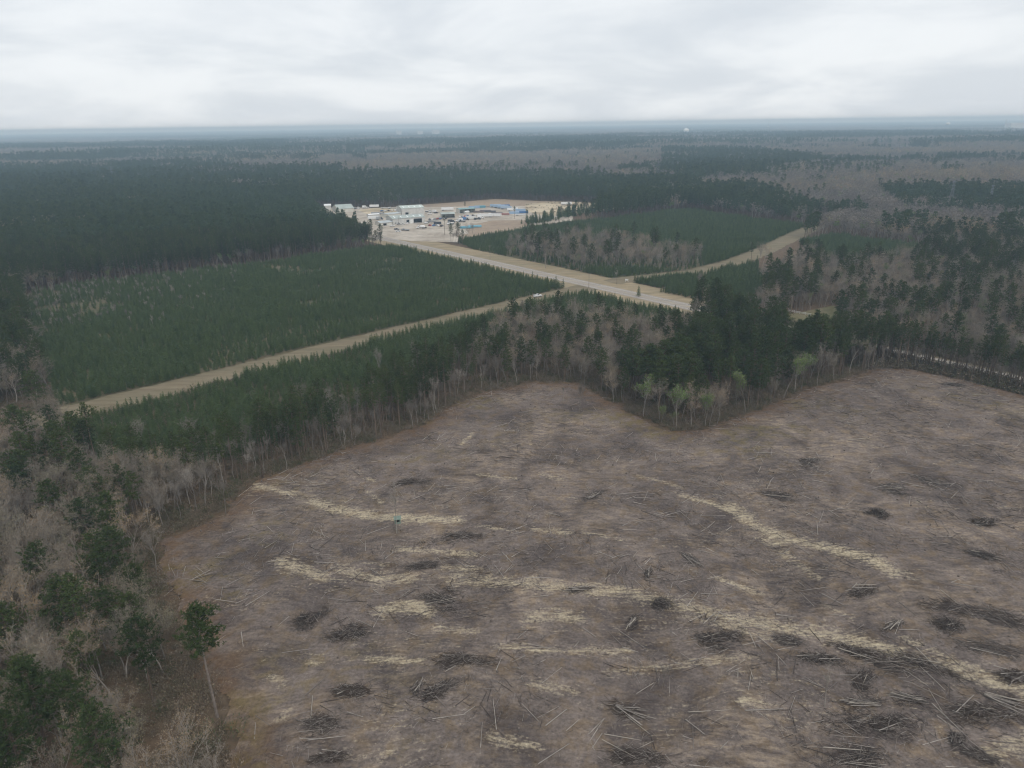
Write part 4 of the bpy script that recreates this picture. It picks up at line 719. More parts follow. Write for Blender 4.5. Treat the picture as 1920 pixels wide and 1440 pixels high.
PILES = [
 (868, 1011, 95, 'brush', 5, 'long dark brush pile right of the hunting blind'), (772, 907, 60, 'brush', 15, 'dark brush heap behind the hunting blind'), (800, 1064, 52, 'brush', 10, 'dark brush pile with one slanting log beside a sand streak'),
 (830, 1132, 78, 'mix', -12, 'brush pile with pale logs below the sandy patch, centre left'), (1087, 1109, 54, 'bundle', 5, 'flat bundle of grey logs lying in the sandy track'), (1236, 1136, 40, 'heap', 0, 'tall brown brush heap at the edge of the sandy track'),
 (1182, 1174, 42, 'bundle', 55, 'upright bundle of pale sticks below the brown heap'), (868, 1242, 80, 'brush', 0, 'brush pile crossed by one long pale log'), (660, 1302, 58, 'brush', -5, 'dark brush mound left of centre near the bottom'), (830, 1298, 68, 'mix', 20, 'brush mound with a forked pale branch on top'),
 (783, 1292, 34, 'bundle', 65, 'small grey stick bundle beside a dark brush mound'), (652, 1196, 60, 'brush', -15, 'low brush patch left of centre with two pale sticks'), (1178, 1340, 82, 'fan', -25, 'fan of long pale poles spreading from a dark log stack'), (1180, 1420, 84, 'brush', -10, 'dark brush pile at the bottom right of centre'),
 (580, 1167, 52, 'heap', 0, 'brown brush heap near the lone pine'), (600, 1358, 84, 'brush', 0, 'dark brush heap with a long bark log, lower left'), (620, 1426, 48, 'brush', 10, 'dark brush heap at the bottom edge, lower left'), (1347, 1203, 68, 'brush', 3, 'dark brown brush pile beside the lower sandy track'),
 (1482, 1209, 46, 'mix', -10, 'small pile of cut log ends beside the sandy track'), (1545, 1243, 72, 'mix', 0, 'log pile around the thin standing sapling'), (1605, 1230, 66, 'brush', -12, 'loose brush row behind the sapling log pile'), (1660, 1254, 78, 'mix', -3, 'long loose log row between two heaps, lower right'),
 (1613, 1288, 58, 'heap', 12, 'peaked tall brush heap with a split log tip'), (1612, 1326, 64, 'bundle', -4, 'neat stack of parallel logs under the peaked heap'), (1735, 1252, 80, 'mix', -38, 'slanting brush pile along the sandy track, lower right'), (1702, 1318, 62, 'bundle', -22, 'bundle of long poles left of the crossed logs'),
 (1675, 1177, 42, 'bundle', 30, 'small bundle of pale logs above the sandy track'), (1790, 1145, 92, 'brush', -22, 'curved dark brush ridge at the right'), (1778, 1180, 48, 'heap', 0, 'brush heap under the curved ridge'), (1878, 1172, 84, 'brush', -28, 'dark brush ridge running off the right edge'),
 (1866, 1226, 90, 'mix', -30, 'knotted log pile at the right edge'), (1898, 1275, 54, 'mix', 10, 'log pile touching the right edge of the frame'), (1828, 1340, 84, 'brush', -5, 'broad brown brush mound at lower right'), (1880, 1322, 95, 'fan', -25, 'spread of long pale poles at the lower right edge'),
 (1665, 1366, 108, 'brush', 0, 'wide grey brush pile near the bottom right'), (1790, 1396, 32, 'mix', 40, 'small knot of crossed pale logs near the bottom right'), (1620, 1429, 100, 'mix', 4, 'log pile on the bottom edge, right of centre'), (1838, 1424, 66, 'brush', -30, 'dark brush at the bottom right corner'),
 (1298, 1055, 48, 'bundle', -58, 'steep grey log bundle between the two sandy tracks'), (1612, 1112, 60, 'mix', 30, 'brush with one long dark pole below the upper track'), (1848, 1047, 48, 'brush', -30, 'dark brush pile right of the upper track'), (1845, 983, 36, 'brush', 5, 'small dark pile with one bright log at far right'),
 (1672, 921, 56, 'mix', -20, 'brush pile in the right background with grey poles'), (1737, 907, 76, 'mix', -25, 'long slanting log pile in the right background'), (1455, 935, 62, 'brush', -15, 'brush patch left above the upper sandy track'), (1517, 870, 50, 'mix', 15, 'spiky branch tangle in the back right of the clearing'),
 (1790, 725, 46, 'brush', -8, 'dark brush patch near the far right tree row'), (1112, 936, 36, 'bundle', 40, 'light stick bundle right of centre in the background'), (1648, 970, 30, 'heap', 0, 'root ball of an uprooted log at back right'), (1215, 1080, 30, 'bundle', 75, 'small upright stick cluster behind the long track')]
def pile(u, v, wpx, kind, ang, label):
    p = at(u, v); slant = math.hypot(math.hypot(p[0], p[1]), CAM_H); W_ = wpx*slant/FPX*rng.uniform(0.95, 1.05); x, y = p[0], p[1]
    e_ = empty('brush_pile', (x, y, gz(x, y)), R_(ang), 1.0, label, 'brush pile', 'brush and log piles on the clearing')
    dp = W_*{'brush': 0.42, 'bundle': 0.30, 'fan': 0.45, 'heap': 0.8, 'mix': 0.42}[kind]; ht = {'brush': 0.85, 'bundle': 0.6, 'fan': 0.6, 'heap': 1.9, 'mix': 0.8}[kind]
    n_ = {'brush': 620, 'bundle': 200, 'fan': 260, 'heap': 620, 'mix': 480}[kind]
    lob = rng.normal(size=(5, 2))*[0.22*W_, 0.30*dp]; t_ = lob[rng.integers(0, 5, n_)]+rng.normal(size=(n_, 2))*[0.17*W_, 0.20*dp]; rr = np.clip(1-np.hypot(t_[:, 0]/(0.55*W_), t_[:, 1]/(0.6*dp)), 0, 1); c_ = np.column_stack([t_, rng.uniform(0.0, 1.0, n_)*ht*rr+0.04])
    aa = rng.normal(size=n_)*0.75 if kind != 'heap' else rng.uniform(0, 6.3, n_); ee = rng.normal(size=n_)*0.22+(0.5 if kind == 'heap' else 0.05); dv_ = np.stack([np.cos(aa)*np.cos(ee), np.sin(aa)*np.cos(ee), np.sin(ee)], 1)
    ln = rng.uniform(0.5, 1.0, n_)*min(2.6, 0.45*W_); me_ = sticks_mesh('twigs', c_-dv_*ln[:, None]/2, c_+dv_*ln[:, None]/2, rng.uniform(0.012, 0.045, n_), rng.choice([0, 1, 2], n_, p=[0.70, 0.22, 0.08]), ['brush', 'st_mid', 'st_pale'])
    # a low mound of soil and rotted brush inside
    mo = MB(); ring = [[(math.cos(a)*W_*0.30*q_*rng.uniform(0.8, 1.1), math.sin(a)*dp*0.32*q_*rng.uniform(0.8, 1.1), ht*0.45*(1-q_**1.6)-0.05) for a in np.linspace(0, 6.283, 13)[:-1]] for q_ in (1.0, 0.66, 0.33)]
    vs = sum(ring, [])+[(0, 0, ht*0.48)]; fs = [(r_*12+i, r_*12+(i+1) % 12, (r_+1)*12+(i+1) % 12, (r_+1)*12+i) for r_ in range(2) for i in range(12)]+[(24+i, 24+(i+1) % 12, 36) for i in range(12)]; mo.add(vs, fs)
    if kind in ('brush', 'heap', 'mix'): obj('mound', mo.mesh('mound', 'brush'), e_)
    tw = obj('twigs', me_, e_); tw['kind'] = 'stuff'
    for k in range({'brush': 4, 'bundle': 13, 'fan': 14, 'heap': 5, 'mix': 9}[kind]):
        a = rng.normal()*{'brush': 0.5, 'bundle': 0.10, 'fan': 0.0, 'heap': 1.2, 'mix': 0.45}[kind]; Lg = W_*rng.uniform(0.45, 0.95)*(0.9 if kind != 'heap' else 0.6); r = rng.uniform(0.04, 0.10); cx, cy_ = rng.normal()*0.10*W_, rng.normal()*0.20*dp; zc = ht*rng.uniform(0.25, 0.95 if kind in ('bundle', 'fan') else 0.8)
        if kind == 'fan': a = rng.uniform(-0.45, 0.40); cx = -0.25*W_+Lg*0.5*math.cos(a); cy_ = Lg*0.5*math.sin(a)+rng.normal()*0.1
        tl = rng.normal()*0.08+(0.35 if kind == 'heap' else 0); d_ = np.array([math.cos(a)*math.cos(tl), math.sin(a)*math.cos(tl), math.sin(tl)])*Lg/2; c0 = np.array([cx, cy_, zc])
        place_log(obj('log', log_mesh('log_pale' if rng.random() < (0.6 if kind in ('bundle', 'fan') else 0.35) else 'log_dark'), e_), c0-d_, c0+d_, r)
for a_ in PILES: pile(*a_)
PILE_P = np.array([at2(p_[0], p_[1]) for p_ in PILES]); seen = {}
for u0, v0, u1, v1, c in LOGS:
    r = rng.uniform(0.07, 0.12); a, b = at(u0, v0), at(u1, v1); a[2] = gz(a[0], a[1])+r*0.8; b[2] = gz(b[0], b[1])+r*0.6
    o = place_log(obj('fallen_log', log_mesh('log_pale' if c == 'p' else 'log_dark')), a, b, r); L_ = np.linalg.norm(b-a); h_, d_ = region_word((u0+u1)/2, (v0+v1)/2)
    near = PILES[int(np.argmin(np.hypot(*(PILE_P-(a[:2]+b[:2])/2).T)))][5].split(' with ')[0].split(' beside ')[0]
    lab = ('pale' if c == 'p' else 'dark barked')+(' long' if L_ > 9 else ' short' if L_ < 4 else '')+' log near the '+near
    lab = ' '.join(lab.split()[:15]); seen[lab] = seen.get(lab, 0)+1
    if seen[lab] > 1: lab = ('second ', 'third ', 'fourth ', 'fifth ')[min(3, seen[lab]-2)]+lab
    tag(o, ' '.join(lab.split()[:16]), 'log', 'single logs lying on the clearing')

# ------------------------------------------------------------------ hunting blind on stilts
MAT['blind'] = flat('weathered_green_panel', (0.17, 0.22, 0.18), 0.7, var=0.2, scale=1.5); MAT['black'] = flat('black_shade', (0.012, 0.012, 0.012), 0.9); MAT['wood'] = flat('grey_timber', (0.24, 0.21, 0.17), 0.9, var=0.25, scale=3)
p = at(747, 998); zb = gz(p[0], p[1]); hb = empty('hunting_blind', (p[0], p[1], zb), R_(12), 0.85, 'small grey green hunting blind on stilts in the clearing', 'hunting blind')
for sx in (-1, 1):
    for sy in (-1, 1): b = MB(); b.tube([(sx*1.05, sy*0.95, -0.1), (sx*0.75, sy*0.7, 2.5)], [0.07, 0.06], 6); b.build('leg', 'wood', hb)
b = MB(); b.box((0, 0, 2.55), (1.9, 1.7, 0.12)); b.build('floor_deck', 'wood', hb)
w_ = MB()
for sx in (-1, 1): w_.box((sx*0.86, 0, 2.95), (0.06, 1.6, 0.68)); w_.box((sx*0.86, 0, 3.98), (0.06, 1.6, 0.24)); w_.box((sx*0.86, 0.7, 3.58), (0.06, 0.2, 0.57)); w_.box((sx*0.86, -0.7, 3.58), (0.06, 0.2, 0.57))
for sy in (-1, 1): w_.box((0, sy*0.77, 2.95), (1.66, 0.06, 0.68)); w_.box((0, sy*0.77, 3.98), (1.66, 0.06, 0.24)); w_.box((0.7, sy*0.77, 3.58), (0.26, 0.06, 0.57)); w_.box((-0.7, sy*0.77, 3.58), (0.26, 0.06, 0.57))
w_.build('wall', 'blind', hb)
b = MB(); b.add([(-1.1, -1.0, 4.12), (1.1, -1.0, 4.12), (1.1, 1.0, 4.34), (-1.1, 1.0, 4.34), (-1.1, -1.0, 4.18), (1.1, -1.0, 4.18), (1.1, 1.0, 4.40), (-1.1, 1.0, 4.40)], [(3, 2, 1, 0), (4, 5, 6, 7), (0, 1, 5, 4), (1, 2, 6, 5), (2, 3, 7, 6), (3, 0, 4, 7)]); b.build('roof', 'blind', hb)
b = MB(); b.box((0, 0, 3.0), (1.5, 1.4, 0.7)); b.build('shade_block', 'black', hb)  # added black block, its colour stands in for the shade inside the cabin
lad = empty('x', (0, 0, 0)); bpy.data.objects.remove(lad)
b = MB()
for sx in (-0.22, 0.22): b.tube([(sx, -1.75, -0.1), (sx, -0.85, 2.6)], [0.035, 0.035], 5)
for k in range(7): f_ = (k+0.5)/7; b.tube([(-0.22, -1.75+0.9*f_, 2.7*f_-0.1), (0.22, -1.75+0.9*f_, 2.7*f_-0.1)], [0.025, 0.025], 4)
b.build('ladder', 'wood', hb)


# ------------------------------------------------------------------ the yard: buildings
MAT['wall_white'] = flat('white_metal_siding', (0.54, 0.53, 0.50), 0.6, var=0.12, scale=0.3); MAT['wall_cream'] = flat('cream_metal_siding', (0.58, 0.56, 0.50), 0.6, var=0.08, scale=0.3)
MAT['roof_green'] = flat('faded_green_roof', (0.36, 0.40, 0.37), 0.5, var=0.12, scale=0.15); MAT['roof_pale'] = flat('pale_green_roof', (0.48, 0.53, 0.48), 0.5, var=0.08, scale=0.15); MAT['roof_grey'] = flat('grey_metal_roof', (0.42, 0.45, 0.45), 0.5, var=0.10, scale=0.2)
MAT['roof_teal'] = flat('teal_metal_roof', (0.20, 0.33, 0.33), 0.5, var=0.1, scale=0.2); MAT['roof_white'] = flat('white_roof', (0.74, 0.74, 0.72), 0.5, var=0.05); MAT['skylight'] = flat('skylight_panel', (0.80, 0.82, 0.80), 0.4)
MAT['conc'] = flat('concrete', (0.42, 0.40, 0.37), 0.9, var=0.1); MAT['steel'] = flat('galvanised_steel', (0.42, 0.43, 0.44), 0.5, 0.6); MAT['pylon'] = flat('dull_steel', (0.17, 0.18, 0.19), 0.6, 0.3); MAT['dark_in'] = flat('dark_workshop_wall', (0.10, 0.10, 0.10), 0.9); MAT['glass'] = flat('dark_glass', (0.02, 0.025, 0.03), 0.1, spec=0.6)
MAT['tyre'] = flat('tyre_rubber', (0.02, 0.02, 0.02), 0.9); MAT['chassis'] = flat('dark_chassis', (0.05, 0.05, 0.055), 0.7); MAT['lamp'] = flat('tail_lamp', (0.35, 0.02, 0.02), 0.3); MAT['rim'] = flat('wheel_rim', (0.4, 0.4, 0.41), 0.4, 0.5)
def building(name, label, pa, pb, depth, h, roof, ridge=2.0, wall='wall_white', doors=(), skylights=0, over=0.5, open_front=False):
    """front wall from ground point pa to pb; doors: (from, to, height) in metres along the front"""
    a, b = at2(*pa), at2(*pb); d = b-a; Lf = float(np.linalg.norm(d)); e_ = empty(name, (a[0], a[1], 0.02), math.atan2(d[1], d[0]), 1, label, 'building')
    w = MB(); t = 0.25; w.box((t/2, depth/2, h/2), (t, depth-2*t-0.01, h)); w.box((Lf-t/2, depth/2, h/2), (t, depth-2*t-0.01, h)); w.box((Lf/2, depth-t/2, h/2), (Lf, t, h))
    if not open_front:
        x = 0.0
        for d0, d1, dh in sorted(doors):
            if d0 > x: w.box(((x+d0)/2, t/2, h/2), (d0-x, t, h))
            w.box(((d0+d1)/2, t/2, (h+dh)/2), (d1-d0, t, h-dh)); x = d1
        if x < Lf: w.box(((x+Lf)/2, t/2, h/2), (Lf-x, t, h))
    for xg in (0.0, Lf-t):      # gable ends
        w.add([(xg, t, h), (xg+t, t, h), (xg+t, depth-t, h), (xg, depth-t, h), (xg, depth/2, h+ridge*0.96), (xg+t, depth/2, h+ridge*0.96)], [(0, 1, 5, 4), (2, 3, 4, 5), (1, 2, 5), (3, 0, 4)])
    w.build('wall', wall, e_)
    fl = MB(); fl.box((Lf/2, depth/2, 0.04), (Lf-2*t, depth-2*t, 0.08)); fl.build('floor_slab', 'conc', e_)
    r = MB(); q = 0.12; o = over; k = ridge/(depth/2)
    for s_ in (0, 1):
        y0, y1 = (-o, depth/2) if s_ == 0 else (depth+o, depth/2); z0 = h-o*k+0.03; z1 = h+ridge+0.03; X0, X1 = -o, Lf+o
        r.add([(X0, y0, z0), (X1, y0, z0), (X1, y1, z1), (X0, y1, z1), (X0, y0, z0+q), (X1, y0, z0+q), (X1, y1, z1+q), (X0, y1, z1+q)], [(0, 1, 2, 3), (7, 6, 5, 4), (0, 4, 5, 1), (1, 5, 6, 2), (2, 6, 7, 3), (3, 7, 4, 0)])
    ro = r.build('roof', roof, e_)
    for i in range(skylights):
        x = Lf*(i+0.5)/skylights; sk = MB(); ya, yb = depth*0.12, depth*0.34; za, zb = h+0.2+ya*k, h+0.2+yb*k; sk.add([(x-0.6, ya, za), (x+0.6, ya, za), (x+0.6, yb, zb), (x-0.6, yb, zb), (x-0.6, ya, za-0.1), (x+0.6, ya, za-0.1), (x+0.6, yb, zb-0.1), (x-0.6, yb, zb-0.1)], [(0, 1, 2, 3), (7, 6, 5, 4), (0, 4, 5, 1), (1, 5, 6, 2), (2, 6, 7, 3), (3, 7, 4, 0)]); sk.build('skylight', 'skylight', ro)
    for d0, d1, dh in doors:     # rolled-up door and jambs
        f = MB(); f.box(((d0+d1)/2, 0.5, dh-0.25), (d1-d0, 0.4, 0.5)); f.box((d0+0.08, -0.03, dh/2), (0.16, 0.06, dh)); f.box((d1-0.08, -0.03, dh/2), (0.16, 0.06, dh)); f.build('door_frame', 'steel', e_)
    if open_front:
        n_ = max(2, int(Lf/5))
        for i in range(n_+1): f = MB(); f.box((0.15+(Lf-0.3)*i/n_, 0.15, h/2), (0.22, 0.22, h)); f.build('post', 'steel', e_)
    return e_, Lf
main, Lm = building('workshop', 'long white workshop with pale green roof and dark open bays', (737, 421.5), (797, 417), 24, 6.2, 'roof_green', 2.0, doors=((15.2, 18.5, 4.2), (23.6, 33.0, 5.0)), skylights=5)
b = MB(); b.box((21.0, -0.06, 2.1), (3.0, 0.10, 4.2)); b.build('sliding_door', 'roof_white', main)
for x_ in (3.0, 6.0): b = MB(); b.box((x_, -0.04, 1.6), (1.2, 0.06, 0.9)); b.build('window', 'glass', main)
building('lean_to_shed', 'low grey roofed shed at the workshop left end', (714, 424), (736, 421.8), 14, 3.2, 'roof_grey', 1.2, 'wall_cream', doors=((3, 7, 2.6),))
building('warehouse', 'tall white warehouse with pale roof behind the workshop', (754, 405), (796, 402.5), 26, 8.5, 'roof_pale', 2.0, doors=((4, 8, 4),), skylights=4)
building('office_block', 'low flat grey roofed building left of the white warehouse', (728, 409), (752, 406), 14, 4.0, 'roof_grey', 0.8, 'wall_cream')
building('open_shed', 'dark open shed with grey green roof in mid yard', (828, 409.5), (853, 408.5), 12, 4.6, 'roof_green', 1.2, 'wall_cream', open_front=True)
building('canopy_shed', 'long teal roofed open shed near the blue trailers', (862, 400.5), (891, 398.5), 11, 4.8, 'roof_teal', 0.9, 'wall_cream', open_front=True)
building('green_barn', 'broad green roofed barn at the left end of the yard', (634, 399), (664, 397), 26, 4.5, 'roof_green', 4.0, 'wall_cream')
building('white_shed', 'small white shed half hidden by pines, far left of the yard', (609, 394), (621, 393.5), 10, 5.5, 'roof_white', 1.5)
building('low_storage_shed', 'narrow white roofed storage shed left of the workshop', (692, 408), (712, 406.5), 8, 3.0, 'roof_white', 0.7)
building('site_hut', 'tiny white hut in front of the teal roofed shed', (873, 401.5), (880, 401), 5, 2.8, 'roof_white', 0.5)
building('far_hall', 'long white hall deep in the pine forest, upper left', (190, 325.5), (214, 323), 22, 8, 'roof_white', 3.0)
building('farm_house', 'small pale house in a forest gap, upper left', (272, 346), (282, 345.5), 12, 4.5, 'roof_grey', 3.0)
building('farm_shed', 'white roofed shed, left of three in a forest gap', (168, 361), (175, 360.5), 9, 4, 'roof_white', 2.0); building('farm_shed', 'white roofed shed, middle of three in a forest gap', (179, 360.5), (186, 360), 9, 4, 'roof_white', 2.0); building('farm_shed', 'white roofed shed, right of three in a forest gap', (188, 360), (195, 359.5), 9, 4, 'roof_white', 1.6)
building('forest_house', 'white roofed house in the leafless woods, upper right', (1623, 305), (1632, 304.5), 16, 7, 'roof_white', 3.0); building('far_house', 'tiny white building in the woods above the workshop', (674, 293), (681, 292.5), 20, 8, 'roof_white', 3.0)

# ------------------------------------------------------------------ vehicles and trailers
_vm = {}
def paint(c):
    if c not in _vm: _vm[c] = flat('vehicle_paint', c, 0.35, var=0.04, spec=0.5)
    return _vm[c]
def wheel(e_, x, y, r=0.4, w=0.26):
    b = MB(); b.cyl((x, y, r), r, (0, 1, 0), w, 14); t_ = b.build('wheel', 'tyre', e_); c = MB(); c.cyl((x, y, r), r*0.55, (0, 1, 0), w+0.02, 10); c.build('rim', 'rim', t_)
def prof(mb, pts, y0, y1, mi=0):
    """side outline (x, z) given depth from y0 to y1"""
    n = len(pts); mb.add([(x, y0, z) for x, z in pts]+[(x, y1, z) for x, z in pts], [tuple(range(n)), tuple(range(2*n-1, n-1, -1))]+[(i, i+n, (i+1) % n+n, (i+1) % n) for i in range(n)], mi)
def pickup(e_, c):
    m = paint(c); b = MB(); prof(b, [(-2.75, 0.45), (2.6, 0.45), (2.75, 0.7), (2.7, 1.0), (1.2, 1.12), (-2.75, 1.12)], -0.95, 0.95); b.build('body', m, e_)
    b = MB(); b.box((-1.75, 0, 1.13), (1.75, 1.5, 0.06)); b.build('bed_floor', 'chassis', e_)
    for s_ in (-1, 1): b = MB(); b.box((-1.75, s_*0.87, 1.25), (1.95, 0.10, 0.26)); b.build('bed_side', m, e_)
    b = MB(); b.box((-2.68, 0, 1.25), (0.10, 1.64, 0.26)); b.build('tailgate', m, e_)
    b = MB(); prof(b, [(-0.75, 1.12), (1.15, 1.12), (0.45, 1.78), (-0.60, 1.80)], -0.78, 0.78); b.build('cab', m, e_)
    b = MB(); prof(b, [(1.13, 1.17), (1.17, 1.17), (0.53, 1.74), (0.49, 1.74)], -0.70, 0.70); b.build('windscreen', 'glass', e_)
    for s_ in (-1, 1): b = MB(); prof(b, [(-0.60, 1.2), (0.95, 1.2), (0.42, 1.70), (-0.52, 1.70)], s_*0.785-0.008, s_*0.785+0.008); b.build('side_window', 'glass', e_)
    for x in (-1.75, 1.75):
        for y in (-0.86, 0.86): wheel(e_, x, y, 0.4)
    for y in (-0.75, 0.75): b = MB(); b.box((2.74, y, 0.85), (0.05, 0.3, 0.16)); b.build('headlight', 'skylight', e_); b = MB(); b.box((-2.77, y*1.13, 0.95), (0.04, 0.16, 0.3)); b.build('tail_light', 'lamp', e_)
def trailer(e_, c, L=13.5, h=2.7):
    b = MB(); b.box((0, 0, 1.2+h/2), (L, 2.55, h)); b.build('box_body', paint(c), e_); b = MB(); b.box((0, 0, 1.09), (L*0.98, 1.0, 0.2)); b.build('chassis', 'chassis', e_)
    for x in (-L/2+1.4, -L/2+2.7):
        for y in (-1.05, 1.05): wheel(e_, x, y, 0.5, 0.4)
    for y in (-0.8, 0.8): b = MB(); b.box((L/2-2.4, y, 0.52), (0.14, 0.14, 1.04)); b.build('landing_leg', 'steel', e_)
def flatbed(e_, c, L=13.0, load=None):
    b = MB(); b.box((0, 0, 1.25), (L, 2.5, 0.22)); b.build('deck', paint(c), e_); b = MB(); b.box((0, 0, 1.0), (L*0.95, 0.9, 0.27)); b.build('chassis', 'chassis', e_); b = MB(); b.box((L/2-0.08, 0, 1.85), (0.12, 2.4, 0.98)); b.build('headboard', paint(c), e_)
    for x in (-L/2+1.4, -L/2+2.7):
        for y in (-1.05, 1.05): wheel(e_, x, y, 0.5, 0.4)
    for y in (-0.8, 0.8): b = MB(); b.box((L/2-2.4, y, 0.45), (0.14, 0.14, 0.9)); b.build('landing_leg', 'steel', e_)
def cabfront(e_, c, x):
    b = MB(); prof(b, [(x-1.0, 0.6), (x+1.9, 0.6), (x+1.9, 1.5), (x+0.6, 1.7), (x+0.35, 2.75), (x-1.0, 2.85)], -1.15, 1.15); b.build('cab', paint(c), e_); b = MB(); prof(b, [(x+0.60, 1.75), (x+0.64, 1.75), (x+0.40, 2.62), (x+0.36, 2.62)], -1.0, 1.0); b.build('windscreen', 'glass', e_)
    for s_ in (-1, 1): b = MB(); b.box((x-0.2, s_*1.155, 2.2), (0.8, 0.02, 0.7)); b.build('side_window', 'glass', e_)
def truck(e_, c, body='box', c2=(0.7, 0.7, 0.68), L=8.0):
    cabfront(e_, c, L/2-1.9); b = MB(); b.box((-0.5, 0, 0.85), (L-1.0, 0.9, 0.3)); b.build('chassis', 'chassis', e_)
    if body == 'box': b = MB(); b.box((-1.6, 0, 2.25), (L-3.4, 2.4, 2.5)); b.build('box_body', paint(c2), e_)
    elif body == 'tank': b = MB(); b.tube([(-L/2+0.2, 0, 2.0), (-L/2+0.7, 0, 2.0), (0.4, 0, 2.0), (0.9, 0, 2.0)], [0.8, 1.2, 1.2, 0.8], 18); b.build('tank', paint(c2), e_, True)
    else: b = MB(); b.box((-1.6, 0, 1.12), (L-3.4, 2.4, 0.2)); b.build('deck', 'chassis', e_); b = MB(); b.box((-1.6, 0, 1.7), (L-4.2, 1.8, 0.9)); b.build('tool_body', paint(c2), e_)
    for x in (L/2-1.0, -L/2+1.2, -L/2+2.4):
        for y in (-1.0, 1.0): wheel(e_, x, y, 0.5, 0.35)
def pipes(e_, c, L=12.0, n_=7, rr=0.32):
    k = 0
    for x in (-L*0.3, L*0.3): b = MB(); b.box((x, 0, 0.1), (0.25, n_*rr*2.1, 0.2)); b.build('timber', 'wood', e_)
    for lv in range(3):
        for i in range(n_-lv): b = MB(); b.tube([(-L/2, (i-(n_-lv-1)/2)*rr*2.02, 0.2+rr+lv*rr*1.75), (L/2, (i-(n_-lv-1)/2)*rr*2.02, 0.2+rr+lv*rr*1.75)], [rr, rr], 10); b.build('pipe', paint(c), e_)
def container(e_, c, L=12.0):
    b = MB(); b.box((0, 0, 1.4), (L, 2.44, 2.6)); b.build('shell', paint(c), e_); b = MB()
    for i in range(int(L/0.6)): b.box((-L/2+0.4+i*0.6, -1.24, 1.4), (0.18, 0.06, 2.4)); b.box((-L/2+0.4+i*0.6, 1.24, 1.4), (0.18, 0.06, 2.4))
    b.build('side_ribs', paint(c), e_); b = MB(); b.box((L/2+0.03, 0, 1.4), (0.06, 2.2, 2.4)); b.build('door', paint(c), e_)
WHT, OFF, BLU, LBL, TEAL, DK, RED, GRY = (0.75, 0.75, 0.74), (0.66, 0.65, 0.62), (0.07, 0.16, 0.34), (0.30, 0.42, 0.56), (0.10, 0.30, 0.38), (0.05, 0.055, 0.065), (0.30, 0.06, 0.05), (0.33, 0.34, 0.35)
